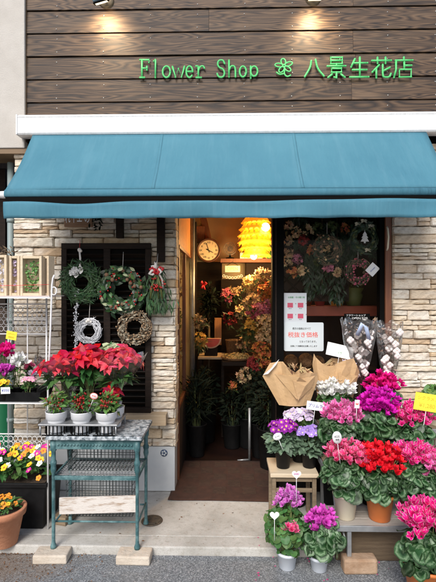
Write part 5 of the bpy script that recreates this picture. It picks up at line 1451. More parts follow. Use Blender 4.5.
# table with the red half round cushion
a = at(198,357,1.25); b = at(225,357,1.25); zt_ = a.z
t = thing('side_table', 'small wooden table at the back of the passage carrying the red cushion', 'table', ((a.x+b.x)/2,1.42,0)); w_ = (b.x-a.x)/2
mb = MB(); mb.box((-w_,-.17,zt_-.025),(w_,.17,zt_)); mb.build('top', M['tan_wood'], t, bevel=.003)
for sx_ in (-1,1):
    for sy_ in (-1,1): mb = MB(); mb.box((sx_*(w_-.025)-.014,sy_*.14-.014,0.0),(sx_*(w_-.025)+.014,sy_*.14+.014,zt_-.0255)); mb.build('leg', M['dark_wood'], t)
c = at(211,338.5,1.33); t = thing('half_round_cushion', 'red half round cushion with a pale rim on the small back table', 'cushion', (c.x,1.33,zt_+.001)); 
rr = 10.2*4.73/FPX; zc = c.z-zt_
def halfdisc(mb, r, y0, y1, m=0):
    n = 20; pts = [(r*math.cos(PI+PI*i/n), zc + r*.95*math.sin(PI+PI*i/n)) for i in range(n+1)]; k = n+1
    mb.add([(x,y0,z) for x,z in pts]+[(x,y1,z) for x,z in pts], [tuple(range(k)), tuple(range(2*k-1,k-1,-1))]+[(i,k+i,k+(i+1)%k,(i+1)%k) for i in range(k)], m)
mb = MB(); halfdisc(mb, rr, -.025, .03); mb.build('rim', M['melon_rim'], t)
mb = MB(); halfdisc(mb, rr*.86, -.032, -.0255); mb.build('face', M['melon'], t, loc=(0,0,-.0))
mb = MB(); mb.box((-.07,-.02,0),(.07,.05,max(.012,zc-rr*.93))); mb.build('base', M['dark_wood'], t, bevel=.004)
# baskets and flower trays in the middle
def basket(label, px, py0, py1, wpx, Y, z0=None):
    a = at(px,py1,Y); b = at(px,py0,Y); r = wpx/2*(Y+3.4)/FPX; h = b.z-a.z
    t = thing('wicker_basket', label, 'basket', a, 'wicker baskets in the shop'); mb = MB()
    mb.lathe([(.001,0),(r*.8,0),(r*.82,.004),(r,h-.012),(r*1.04,h-.006),(r*1.02,h),(r*.94,h),(r*.8,.02)], n=24); mb.build('basket', M['basket'], t); return t
flat_box('display_bench','low dark display bench holding baskets and buckets inside the shop','bench',222,276,362,366,1.05,.55,M['dark_wood'])
zbn = zat(362,1.05,245)
t = basket('round wicker basket on the bench below the dark cupboard', 234, 330, 345, 17, 1.55)
t.location.z = zbn+.001; 
c = at(237,360,1.15)
t = thing('flower_tray','wide shallow tray of yellow dried flowers on the dark bench','tray',(c.x,1.22,zbn+.0005))
mb = MB(); mb.lathe([(.001,.002),(.15,.002),(.17,.03),(.165,.03),(.145,.008)], n=28); mb.build('tray', M['basket'], t)
mb = MB()
for _ in range(150):
    p, d = shell_pt((0,0,.02), (.15,.12,.045), 0, .6); T = frame(p, d+V((0,-.3,.5)), R.uniform(0,6), R.uniform(.015,.025))
    for k in range(5): blade(mb, T @ Matrix.Rotation(k*1.257,4,'Z') @ Matrix.Rotation(rad(35),4,'X'), .6, .1, 0, 2)
mb.build('flower_heads', M['dried1'], t)
# the column of dried flower bunches by the mullion
colspec = [(262,276,1.25,'dried4','tan dried bunch at the top of the flower column under the lamp'),(250,284,1.3,'dried1','cream dried bunch left of the top of the flower column'),(267,292,1.15,'dried2','orange dried bunch second from the top beside the door frame'),
 (252,302,1.25,'win1','pale cream bunch in the left of the flower column'),(264,308,1.1,'win3','pink dried bunch in the middle of the flower column'),(256,312,1.15,'dried3','smaller pink dried bunch left of the larger pink one'),(266,322,1.05,'win1','cream yellow bunch below the pink ones beside the door frame'),(254,326,1.15,'gold','golden bunch left of the cream yellow one'),
 (247,331,1.2,'leaf_olive','olive green bunch at the left edge of the flower column'),(265,336,1.05,'win1','large cream bunch beside the door frame, above the orange ones'),(262,350,1.0,'dried2','orange bunch low in the flower column'),(268,360,.98,'dried2','orange red bunch lowest by the door frame'),(257,362,1.05,'dried5','dark red bunch low at the left of the orange ones')]
for px, py, Y, m_, lab in colspec:
    bunch(lab, at(px,py,Y), (.095,.07,.085), 46, .036, M[m_], 'dried flower bunches by the door frame', nl=14, leaf=M['leaf_olive'])
for px, py, Y, m_, lab in ((228,296,1.7,'dried3','dim pink bunch hanging before the dark cupboard'),(240,312,1.65,'win1','pale cream bunch right of the dim pink one'),(229,318,1.6,'dried5','dark red bunch above the wicker basket'),(236,292,1.75,'dried4','dim tan bunch under the small OPEN board'),
 (243,345,1.45,'win4','tan bunch behind the tray of yellow flowers'),(200,322,1.2,'dried4','dim tan bunch beside the red cushion'),(201,340,1.1,'gold','golden bunch at the showcase end below the dim tan one'),(245,376,1.0,'win4','tan bunch hanging over the front of the dark bench')):
    bunch(lab, at(px,py,Y), (.07,.05,.075), 30, .036, M[m_], 'dim dried bunches deep in the shop', nl=24, leaf=M['leaf_dark'])
# dark foliage buckets on the floor
def bucket(label, px, py, Y, r, h, fol, nfol, fm, grp='buckets of dark foliage in the shop', hf=.3, ls=.08, lw=.35, up=.3):
    x = xat(px, Y); t = thing('foliage_bucket', label, 'bucket', (x,Y,0), grp)
    mb = MB(); mb.lathe([(.001,0),(r*.75,0),(r*.77,.004),(r,h-.01),(r*1.05,h-.006),(r*1.04,h),(r*.95,h),(r*.72,.03)], n=24); mb.build('bucket', M['black_plastic'], t)
    blade_foliage((0,0,h+hf*.45), (fol,fol,hf*.6), nfol, ls, lw, lowz=-.8, up=up).build('foliage', fm, t)
    mb = stems_mb((0,0,h*.3),(0,0,h+hf*.4),(fol*.6,fol*.6,hf*.4),10); mb.build('stems', M['stem'], t)
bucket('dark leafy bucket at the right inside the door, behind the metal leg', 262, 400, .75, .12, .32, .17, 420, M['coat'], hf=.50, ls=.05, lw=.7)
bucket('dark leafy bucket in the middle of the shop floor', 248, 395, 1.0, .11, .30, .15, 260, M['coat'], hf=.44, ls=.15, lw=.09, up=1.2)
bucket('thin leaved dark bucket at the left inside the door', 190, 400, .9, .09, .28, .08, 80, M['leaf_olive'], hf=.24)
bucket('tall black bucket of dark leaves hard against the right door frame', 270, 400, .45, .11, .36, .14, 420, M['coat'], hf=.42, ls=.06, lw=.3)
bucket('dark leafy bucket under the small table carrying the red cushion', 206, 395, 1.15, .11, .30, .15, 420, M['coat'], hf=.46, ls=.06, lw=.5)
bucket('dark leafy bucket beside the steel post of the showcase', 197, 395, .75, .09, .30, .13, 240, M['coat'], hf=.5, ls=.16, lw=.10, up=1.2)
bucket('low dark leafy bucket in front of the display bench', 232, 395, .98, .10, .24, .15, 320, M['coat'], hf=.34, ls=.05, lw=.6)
bunch('orange flowers low on the bench front over the shop floor', at(233,386,.98), (.05,.04,.04), 14, .03, M['dried2'], 'flowers over the shop floor', nl=10)
mb = MB(); a = at(249.5,408,.62); mb.tube([(a.x,.62,.002),(a.x,.62,a.z)], .012, 10); mb.tube([(a.x,.62,.012),(a.x-.11,.60,.012)], .008, 8)
tag(mb.build('metal_leg', M['grey_metal'], org=(a.x,.62,0), loc=(a.x,.62,0)), 'bright metal stand leg with a foot on the dark shop floor', 'stand leg')

# ================================================================== WINDOW DISPLAY
YV = .12
lat = thing('lattice_panel', 'dark wooden diamond lattice hung with dried flowers behind the window', 'lattice', at(314,255,.34)); L0 = V(lat.location)
mb = MB(); xa, xb = xat(280,.34)-L0.x, xat(348,.34)-L0.x; za, zb_ = zat(300,.34)-L0.z, zat(205,.34)-L0.z
Wd, Hd = xb-xa, zb_-za; step = .115
for sgn in (1,-1):
    k = -12
    while k < 24:
        # line x - xa = k*step + sgn*(z-za)
        pts = []
        for z in (za, zb_):
            pts.append((xa + k*step + sgn*(z-za) + (0 if sgn > 0 else 0), z))
        (x0,z0_),(x1,z1_) = pts
        def clip(x0,z0_,x1,z1_):
            if abs(x1-x0) < 1e-9: return None
            t0, t1 = 0, 1
            ta, tb_ = (xa-x0)/(x1-x0), (xb-x0)/(x1-x0)
            if ta > tb_: ta, tb_ = tb_, ta
            t0, t1 = max(0,ta), min(1,tb_)
            return None if t0 >= t1 else (x0+(x1-x0)*t0, z0_+(z1_-z0_)*t0, x0+(x1-x0)*t1, z0_+(z1_-z0_)*t1)
        q = clip(x0,z0_,x1,z1_)
        if q: 
            A = V((q[0],.006*sgn,q[1])); B = V((q[2],.006*sgn,q[3])); d_ = (B-A); ln = d_.length
            if ln > .02:
                mb.cbox((A+B)/2, (ln,.008,.016), 0, (0,-math.atan2(d_.z,d_.x),0))
        k += 1
mb.build('slats', M['dark_wood'], lat)
mb = MB(); mb.box((xa-.012,.016,za-.012),(xb+.012,.022,zb_+.012)); mb.build('backing', M['int_dark'], lat)
wd = ['dried4','dried3','dried2','dried1','dried5','leaf_olive','dried4','dried2']
wl = {'dried4':'tan','dried3':'dull pink','dried2':'burnt orange','dried1':'cream','dried5':'dark red','leaf_olive':'olive'}
pos = [(288,226),(296,232),(308,230),(318,226),(333,226),(345,229),(288,240),(303,240),(312,249),(326,247),(289,252),(298,259),(293,272),(303,271),(318,262),(329,268),(338,272),(287,262),(320,240),(340,250)]
cols = ['dried4','dried4','dried1','leaf_olive','leaf_olive','dried2','dried4','dried5','dried2','dried1','dried4','dried3','dried2','dried1','leaf_olive','dried3','dried4','dried1','dried4','leaf_olive']
rows = ['top','upper','middle','lower']
seen = {}
for i, ((px,py), cm) in enumerate(zip(pos, cols)):
    lab = f"small {wl[cm]} dried bunch pinned on the window lattice"
    ref = 'by the left frame' if px < 292 else 'left of centre' if px < 306 else 'near the middle' if px < 322 else 'right of the middle' if px < 335 else 'by the window wreaths'
    lab = f"{wl[cm]} dried bunch {ref}, {rows[0 if py<231 else 1 if py<245 else 2 if py<262 else 3]} row of window lattice"
    bunch(lab, at(px,py,.18), (.036,.02,.036), 16, .026, M[{'dried1':'win1','dried2':'win2','dried3':'win3','dried4':'win4'}.get(cm,cm)], 'small dried bunches on the window lattice', nl=8, leaf=M['leaf_dark'], stem=False)
for px, py0, py1, lab in ((322,222,290,'long dark green hanging garland in the middle of the window'),(337,220,300,'dark green hanging garland left of the white tree wreath'),(309,252,296,'short dark green trailing sprig low in the window lattice'),(348,214,262,'dark green garland against the upper side of the white tree wreath'),(375,214,258,'thin dark green garland by the right window frame'),(299,214,246,'short dark green garland high by the left window frame')):
    a = at(px,py0,.29); b = at(px,py1,.29); t = thing('hanging_garland', lab, 'garland', a, 'green garlands in the window'); mb = MB(); h_ = a.z-b.z
    for _ in range(200):
        u = R.random(); y = V((R.uniform(-.8,.8),R.uniform(-.6,.2),-.8)).normalized(); zz = V((0,-1,.2))+rdir()*.5; x = y.cross(zz).normalized()
        blade(mb, Matrix.Translation((R.gauss(0,.03),R.gauss(0,.02),-u*h_)) @ Matrix((x,y,x.cross(y))).transposed().to_4x4() @ Matrix.Scale(R.uniform(.04,.07),4), .35, .3, 0, 2)
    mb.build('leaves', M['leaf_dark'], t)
    mb = MB(); mb.tube([(0,0,.03),(.004,0,-h_*.5),(0,0,-h_)], .003, 5); mb.build('string', M['twig'], t)
# wreath with white paper tree
c = at(364,238.5,.09); t = thing('tree_wreath', 'green window wreath with a white paper tree in its middle and cream bows', 'wreath', c)
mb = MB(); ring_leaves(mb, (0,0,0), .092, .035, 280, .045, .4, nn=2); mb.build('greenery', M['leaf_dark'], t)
mb = MB(); ring_leaves(mb, (0,-.01,0), .092, .03, 50, .035, .45, nn=2); mb.build('light_leaf', M['leaf_olive'], t)
mb = MB(); s_ = .052
tri = [(0,1.05),(.34,.5),(.2,.5),(.5,.05),(.3,.05),(.62,-.5),(.12,-.5),(.12,-.75),(-.12,-.75),(-.12,-.5),(-.62,-.5),(-.3,.05),(-.5,.05),(-.2,.5),(-.34,.5)]; k = len(tri)
mb.add([(x*s_,-.022,z*s_) for x,z in tri]+[(x*s_,-.016,z*s_) for x,z in tri], [tuple(range(k)), tuple(range(2*k-1,k-1,-1))]+[(i,k+i,k+(i+1)%k,(i+1)%k) for i in range(k)]); mb.build('paper_tree', M['paper'], t)
mb = MB(); mb.tube([(0,-.02,.05),(0,-.02,.10)], .0015, 4); mb.build('cord', M['ribbon_white'], t)
for px, py in ((358,224),(371.5,226),(364,221),(368,250)):
    q = at(px,py,.06)-c; mb = MB()
    for s in (-1,1):
        for k_ in (-25, 20): blade(mb, Matrix.Translation(q) @ Matrix.Rotation(rad(k_)*s,4,'Y') @ Matrix.Rotation(-s*PI/2,4,'Z') @ Matrix.Rotation(rad(60),4,'Y') @ Matrix.Scale(.030,4), .75, .3, 0, 3)
    mb.ball(q, .008); mb.build('bow', mat('cream bow',(.55,.50,.36),.6) if 'cream bow' not in bpy.data.materials else bpy.data.materials['cream bow'], t)
c = at(358,272,.09); t = thing('berry_wreath', 'dark wreath of red and pink berries below the white tree wreath', 'wreath', c)
mb = MB(); ring_twigs(mb, (0,0,0), .075, .03, 60, .0028); mb.build('twig_ring', M['twig'], t)
mb = MB(); ring_leaves(mb, (0,0,0), .075, .035, 90, .03, .4); mb.build('leaves', M['leaf_dark'], t)
mb = MB(); ring_balls(mb, (0,0,0), .075, .035, 70, .0065, yo=-.02); mb.build('berries', M['dried3'], t)
mb = MB(); mb.tube([(0,0,.08),(0,0,.16)], .0015, 4); mb.build('cord', M['ribbon_white'], t)
card('white diamond tilted card beside the berry wreath in the window', at(372.5,269.5,.046-.01), .085, .075, M['paper'], (0,rad(-48),0), None, name='window_card', cat='card', lines=[('Xmas',.0,.018,M['blue_ink'],.05)])
c = at(327,250,.13); t = thing('twig_wreath', 'dim dark twig wreath with tan seed heads in the middle of the window', 'wreath', c)
mb = MB(); ring_twigs(mb, (0,0,0), .085, .035, 90, .003); mb.build('twig_ring', M['twig'], t)
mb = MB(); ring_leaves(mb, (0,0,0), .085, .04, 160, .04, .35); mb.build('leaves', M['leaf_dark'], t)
mb = MB(); ring_balls(mb, (0,0,0), .085, .035, 30, .009, yo=-.02); stuff(mb.build('seed_heads', M['win4'], t))
mb = MB(); mb.tube([(0,0,.09),(0,0,.22)], .0015, 4); mb.build('cord', M['ribbon_white'], t)
# goods behind the glass lower down
flat_box('orange_red_shelf','orange red lacquered shelf behind the lower window glass','shelf',300,381,306,316,.40,.20,M['orange_red'])
zsf = zat(306,.40,340)
mb = MB(); q = at(332,299,.44)
def jar(label, px, m, w_, py0, grp='goods on the orange red shelf'):
    a = at(px,306,.46); h_ = zat(py0,.46)-zsf; t = thing('wrapped_pot', label, 'wrapped pot', (a.x,.47,zsf+.001), grp)
    r_ = w_/2*3.86/FPX; mb = MB(); mb.lathe([(.001,0),(r_*.7,0),(r_,h_*.6),(r_*.8,h_*.7),(r_*1.1,h_)], n=16); mb.build('wrap', m, t)
    blade_foliage((0,0,h_*1.05),(r_,r_,h_*.3),30,.04,.4).build('leaves', M['leaf_olive'], t)
jar('orange wrapped pot at the left of the orange red shelf', 306, M['orange_red'], 14, 294)
jar('dark red wrapped pot second on the orange red shelf', 320, M['dried5'], 12, 292)
jar('yellow wrapped pot in the middle of the orange red shelf', 337, M['gold'], 16, 291)
jar('green wrapped pot with yellow leaves right on the orange red shelf', 354, M['leaf_olive'], 18, 288)
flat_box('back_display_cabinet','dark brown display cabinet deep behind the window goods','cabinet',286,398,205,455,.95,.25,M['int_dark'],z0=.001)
for px, py, r_, lab in ((291,358,.055,'brown wicker ball at the left low in the window'),(306,361,.06,'larger brown wicker ball low in the window between the kraft bundles'),(318,356,.05,'small reddish wicker ball low in the window by the tilted white card')):
    c = at(px,py,.22); mb = MB(); mb.ball((0,0,0), r_*.97, 0, 16, 10)
    for _ in range(26):
        ax = rdir(); u_ = ax.orthogonal().normalized(); v_ = ax.cross(u_); mb.tube([(u_*math.cos(i*PI/10)+v_*math.sin(i*PI/10))*r_ for i in range(20)], .003, 4, 0, False, True)
    tag(mb.build('wicker_ball', M['basket'], None, c), lab, 'wicker ball', 'wicker balls in the window')
flat_box('window_ledge','dark ledge inside the window carrying the wicker balls','ledge',284,383,370,374,.14,.2,M['dark_wood'])
for o in [o for o in bpy.data.objects if o.name.startswith('wicker_ball')]:
    r_ = .06 if 'larger' in o['label'] else (.05 if 'small' in o['label'] else .055); o.location.z = zat(370,.14,320)+r_+.001
# lit bulb low over the window goods
# posters on the glass
def poster(label, px0, px1, py0, py1, Y, m, rnd=.006):
    a = at(px0,py1,Y); b = at(px1,py0,Y); w_ = b.x-a.x; h_ = b.z-a.z; t = thing('window_poster', label, 'poster', ((a.x+b.x)/2,Y,(a.z+b.z)/2))
    mb = MB(); n = 6; pts = []
    for (sx_,sz_,a0) in ((1,1,0),(-1,1,90),(-1,-1,180),(1,-1,270)):
        for i in range(n+1): an = rad(a0+90*i/n); pts.append((sx_*(w_/2-rnd)+rnd*math.cos(an), sz_*(h_/2-rnd)+rnd*math.sin(an)))
    k = len(pts); mb.add([(x,-.0015,z) for x,z in pts]+[(x,.0015,z) for x,z in pts], [tuple(range(k))[::-1], tuple(range(k,2*k))]+[(i,(i+1)%k,k+(i+1)%k,k+i) for i in range(k)]); sh_ = mb.build('sheet', m, t); return sh_, w_, h_
M['poster'] = mat('poster paper', (.60,.64,.68), .5); M['poster2'] = mat('poster board', (.64,.70,.73), .4)
t, w_, h_ = poster('white sheet poster with pink flower pictures, above the red lettered price board', 283.5, 306.5, 293, 325, .046, M['poster'], .002)
text('お歳暮・冬の贈り物', .016, M['green_ink'], (.01,-.0025,h_*.36), t, width=w_*.72)
for ix, x in enumerate((-.33,.12)):
    for iz, z in enumerate((.12,-.22)):
        mb = MB(); mb.box((x*w_-.0*w_,-.0028,z*h_-.018),((x+.24)*w_,-.0016,z*h_+.018)); mb.build('picture', M['pink_ink'], t)
        text('¥3,150', .008, M['ink'], ((x+.12)*w_,-.0025,z*h_-.026), t); text('A', .012, M['ink'], ((x+.36)*w_,-.0025,z*h_+.012), t)
t, w_, h_ = poster('white price board with large red Japanese lettering, lower left in the window', 284, 323.5, 322.5, 351, .042, M['poster2'], .012)
text('表示の価格はすべて', .020, M['ink'], (-.055*w_,-.0025,h_*.28), t, width=w_*.46)
text('税抜き価格', .045, M['red_ink'], (-.02*w_,-.0025,h_*.06), t, width=w_*.76, ext=.0008)
text('となっております。', .018, M['ink'], (.12*w_,-.0025,-h_*.17), t, width=w_*.42)
text('店頭にて消費税を加算いたします', .015, M['ink'], (.0,-.0025,-h_*.33), t, width=w_*.68)
c = at(357,317,.046); t = thing('window_sticker', 'small dark sticker with two lines of white lettering above the cotton bunches', 'sticker', c)
mb = MB(); mb.box((-.10,-.001,-.026),(.10,.001,.026)); mb.build('film', M['dark'], t)
text('フラワーショップ', .018, M['white_ink'], (-.01,-.002,.012), t, width=.15); text('OPEN 9:00', .022, M['white_ink'], (.02,-.002,-.010), t, width=.12)

# ================================================================== RIGHT: STOOL AND PLANTS ON IT
Yf_ = -.55; Yb_ = -.27
xa, xb = xat(270.5,Yf_), xat(319,Yf_); zst = zat(474,Yf_-.0,295)
st = thing('wooden_stool', 'low wooden stool with dark legs carrying the purple flowers', 'stool', ((xa+xb)/2,(Yf_+Yb_)/2,0)); w_ = (xb-xa)/2; d_ = (Yb_-Yf_)/2; S1 = V(st.location)
mb = MB(); mb.box((-w_,-d_,zst-.026),(w_,d_,zst)); mb.build('seat', M['pale_wood'], st, bevel=.004)
for sx_ in (-1,1):
    for sy_ in (-1,1): mb = MB(); mb.box((sx_*(w_-.025)-.013,sy_*(d_-.03)-.013,0.001),(sx_*(w_-.025)+.013,sy_*(d_-.03)+.013,zst-.0265)); mb.build('leg', M['old_board'], st, bevel=.002)
mb = MB(); mb.box((-w_+.0385,-d_+.022,zst-.06),(w_-.0385,-d_+.036,zst-.028)); mb.box((-w_+.0385,-d_+.024,zst-.13),(w_-.0385,-d_+.036,zst-.105)); mb.build('front_rail', M['old_board'], st, bevel=.002)
def primula(label, px, Y, hpot, rpot, c, r, n, m_, size, fc, fr, nl, name='potted_primula', zbase=None, leafm=None, ls=.055, w=.8):
    x = xat(px,Y); zb_ = zst+.0008 if zbase is None else zbase; t = thing(name, label, 'potted plant', (x,Y,zb_), 'purple flowers on the stool'); o = V((x,Y,zb_))
    add_pot(t, rpot*.82, rpot, hpot, M['black_plastic'], .004, .012)
    fr = (fr[0]*1.18, fr[1]*1.15, fr[2]*1.3)
    blade_foliage(fc, fr, int(nl*1.8), ls, w, lowz=-.7, nn=3).build('foliage', leafm or M['leaf_mid'], t)
    disc_mass(c, (r[0]*1.1, r[1]*1.1, r[2]*1.2), int(n*1.5), size, -.3).build('blossoms', m_, t)
    stems_mb((0,0,hpot-.02), c, r, 12).build('stems', M['stem'], t)
    return t
M['leaf_grey'] = mat('grey green leaf', (.11,.19,.11), .55, (.17,.25,.17), 40, island=.35, transl=.15)
primula('deep purple primula with yellow eyes at the left of the stool', 283, -.44, .125, .052, (-.005,-.03,.275), (.085,.06,.045), 42, M['eye_purple'], .021, (-.005,-.0,.17), (.095,.08,.065), 110, leafm=M['leaf_grey'])
primula('lavender primula at the right front of the stool', 309, -.43, .10, .05, (-.002,-.03,.24), (.085,.055,.035), 46, eye_mat('lavender primula',(.40,.26,.70),(.75,.65,.5),(.33,.2,.62)), .020, (.0,0,.145), (.095,.08,.06), 100, leafm=M['leaf_grey'])
primula('pale lilac and cream primula behind the two darker ones', 299, -.33, .13, .052, (-.002,-.02,.315), (.095,.05,.05), 40, eye_mat('pale lilac primula',(.68,.60,.74),(.75,.70,.35),(.55,.40,.68)), .022, (.0,0,.22), (.09,.06,.07), 70)
t = thing('price_tag', 'white oval tag among the leaves of the deep purple primula', 'tag', at(277.5,436.5,-.545)); mb = MB(); mb.lathe([(.001,.001),(.026,.001),(.026,-.001),(.001,-.001)], (0,0,0), 26, 0, Matrix.Rotation(PI/2,4,'X')); mb.build('card', M['paper'], t); t.scale = (1.15,1,.85); t.rotation_euler = (rad(-20),rad(-22),0)
text('¥280', .014, M['ink'], (0,-.0018,0), t); mb = MB(); mb.tube([(0,.003,-.015),(0,.02,-.10)], .0016, 6); mb.build('stick', M['white_ink'], t)
card('small white card lettered primula on a stick above the lavender flowers', at(315.3,406,-.42), .118, .058, M['paper'], (0,rad(7),0), 'プリムラ', M['blue_ink'], .026, stick=.12)

# ================================================================== KRAFT BUNDLES, COTTON, WHITE CARD
def kraft(label, pts_top, pbot, Y, depth, back=None):
    """wrapped sheet: pts_top photo pixels of the upper edge left to right, pbot (xl, xr, y)"""
    c = at((pbot[0]+pbot[1])/2, pbot[2], Y); t = thing('kraft_bundle', label, 'kraft bundle', (c.x,Y,c.z), 'kraft paper bundles')
    top = [at(px,py,Y)-c for px,py in pts_top]; n = len(top); xl_ = at(pbot[0],pbot[2],Y).x-c.x; xr_ = at(pbot[1],pbot[2],Y).x-c.x
    mb = MB(); vs = []; rows_ = 5
    for r_ in range(rows_+1):
        f = r_/rows_
        for i, p in enumerate(top):
            u = i/(n-1); x = xl_ + (xr_-xl_)*u; bul = math.sin(PI*u)
            vs.append((x + (p.x-x)*f, -depth*bul*(.35+.65*f) - (.012*(i%2))*f, p.z*f))
    fs = [(r_*n+i, r_*n+i+1, (r_+1)*n+i+1, (r_+1)*n+i) for r_ in range(rows_) for i in range(n-1)]
    mb.add(vs, fs); mb.build('front_sheet', M['kraft'], t, solid=.0015)
    mb = MB(); vs = []                                                # back sheet rises a little higher
    for r_ in range(rows_+1):
        f = r_/rows_
        for i, p in enumerate(top):
            u = i/(n-1); x = xl_ + (xr_-xl_)*u; bul = math.sin(PI*u); vs.append((x+(p.x-x)*f*.98, depth*bul*(.3+.4*f)+.004, (p.z+.02*math.sin(i*2.2))*f))
    mb.add(vs, [f[::-1] for f in fs]); mb.build('back_sheet', M['kraft'], t, solid=.0015)
    for (ia, ib, ic, off) in ((1, n//2, n//2+2, .05), (n//2-1, n-2, n-1, .065)):                # folded-over corners of the sheet
        A, B, Cc = top[ia]*.84, top[ib]*.88, top[ic]*.9; lowp = V(((xl_+xr_)/2 + (ic-n/2)*.004, 0, A.z*.25))
        q = [A+V((0,-depth*math.sin(PI*ia/(n-1))-.012,0)), B+V((0,-depth*math.sin(PI*ib/(n-1))-.022,.012)), Cc*.82+V((0,-depth*math.sin(PI*ic/(n-1))*.8-off*.5,0)), lowp+V((0,-depth*.62-.012,0))]
        mb = MB(); m_ = (q[0]+q[1]+q[2]+q[3])/4 + V((0,-.014,0)); mb.add(q+[m_], [(0,1,4),(1,2,4),(2,3,4),(3,0,4)]); mb.build('folded_flap', M['kraft'], t, solid=.0015)
    return t, c
t, c = kraft('wide kraft paper bundle with a white lined corner behind the purple flowers', [(262.5,376),(270,366),(279.5,360),(284,364),(290,372),(297,371.5),(304,370),(309,371),(316,372),(317.5,379)], (279,309,405), -.30, .10)
mb = MB(); q = [at(263,375,-.305)-c, at(279,359.5,-.36)-c, at(276,365,-.38)-c, at(268,374,-.36)-c]; mb.add(q, [(0,1,2,3)]); mb.build('white_lining', M['paper'], t, solid=.001)
blade_foliage((.0,.02,.24), (.11,.03,.04), 26, .06, .3, lowz=-1).build('dry_foliage', M['dried4'], t)
t, c = kraft('taller kraft paper bundle under the tilted white card', [(312.5,365),(314.5,356.5),(320,362),(327,366),(334,361),(342,357.5),(350,356.5),(354,364),(358,371),(356,380)], (320,350,412), -.22, .10)
mb = MB()
for _ in range(9): q = at(350,366,-.25)-c+V((R.gauss(0,.02),R.gauss(0,.01),R.gauss(0,.015))); cyc_flower(mb, frame(q, V((0,-.6,1)), R.uniform(0,6), .024))
mb.build('flowers', M['pet_pale'], t)
blade_foliage((-.02,.02,.33), (.10,.03,.04), 26, .06, .3, lowz=-1).build('dry_foliage', M['dried4'], t)
def tub(label, x, Y, r, h):
    t = thing('flower_tub', label, 'tub', (x,Y,.0008), 'dark tubs behind the stand'); mb = MB()
    mb.lathe([(.001,0),(r*.8,0),(r,h-.01),(r*1.05,h-.006),(r*1.03,h),(r*.93,h),(r*.76,.03)], n=26); mb.build('tub', M['black_plastic'], t)
    return t
tub('dark tub under the wide kraft bundle', xat(293,-.16), -.155, .12, .60); tub('dark tub under the taller kraft bundle', xat(337,-.16), -.155, .12, .55)
card('tilted white card leaning above the taller kraft bundle', at(340,351,-.20), .195, .092, M['paper'], (rad(-12),rad(13),0), None, name='leaning_card', cat='card', lines=[('イヴ',-.018,.026,M['green_ink'],.03)], stick=.10)
def cotton(label, px, Y, py0, py1, wpx, nb, seed):
    a = at(px,py1,Y); b = at(px,py0,Y); h_ = b.z-a.z; rw = wpx/2*(Y+3.4)/FPX
    t = thing('cotton_bouquet', label, 'cotton bunch', a, 'cotton bunches in clear wrap')
    mb = MB(); tips = []
    for k in range(9):
        tx = R.uniform(-1,1)*rw*.7; pts = [(R.uniform(-.01,.01),R.uniform(-.01,.01),-.12),(tx*.5,R.uniform(-.02,.02),h_*.4),(tx,R.uniform(-.03,.03),h_*R.uniform(.75,1.0))]; mb.tube(pts, [.003,.0025,.0012], 5); tips.append([V(p) for p in pts])
    mb.build('twigs', M['twig'], t)
    for k in range(nb):
        u = (k+.5)/nb; z = h_*(.05 + .85*u); x = R.uniform(-1,1)*rw*(.40+.5*u); y = R.uniform(-.05,-.0)
        mb = MB(); q = V((x,y,z)); rb = R.uniform(.017,.026)
        for j in range(4): a_ = j*PI/2 + R.uniform(-.3,.3); mb.ball(q+V((math.cos(a_)*rb*.5, -.2*rb, math.sin(a_)*rb*.5)), rb*.66, 0, 9, 6)
        mb.build('cotton_boll', M['cotton'], t)
        
    mb = MB()
    for _ in range(110):
        u = R.random(); T = frame((R.uniform(-1,1)*rw*(.3+.55*u), R.uniform(-.03,.03), h_*u), rdir(), R.uniform(0,6), R.uniform(.018,.032)); blade(mb, T, .5, .3, 0, 2)
    mb.build('husks', M['husk'], t)
    mb = MB(); n_ = 22; vs = []; prof = [(-.02,rw*.35),(h_*.3,rw*.7),(h_*.7,rw*.95),(h_*1.05,rw*1.1)]
    for (z, rr) in prof:
        for j in range(n_):
            a_ = 2*PI*j/n_; q = rr*(1+.09*math.sin(j*2.7+z*30)); vs.append((q*math.cos(a_), q*.55*math.sin(a_), z + (.02*math.sin(j*1.9) if z > h_ else 0)))
    mb.add(vs, [(i*n_+j,i*n_+(j+1)%n_,(i+1)*n_+(j+1)%n_,(i+1)*n_+j) for i in range(3) for j in range(n_)], 0, None, True); mb.build('cellophane_wrap', M['cello'], t)
    return t, h_, rw
t, h_, rw = cotton('cotton bunch in clear wrap with a pale blue ribbon before the window', 359, -.18, 322, 378, 32, 26, 1)
mb = MB(); mb.tube([(-.03,-.06,h_*.78),(0,-.075,h_*.98),(.03,-.07,h_*.90),(.055,-.06,h_*.70)], .016, 6, flat=.3); mb.build('ribbon', mat('pale blue ribbon',(.45,.55,.75),.5), t)
cotton('cotton bunch in clear wrap against the stone pier, right of the pair', 389, -.18, 325, 380, 25, 20, 2)
tub('dark tub under the two cotton bunches', xat(374,-.15), -.15, .11, .62)

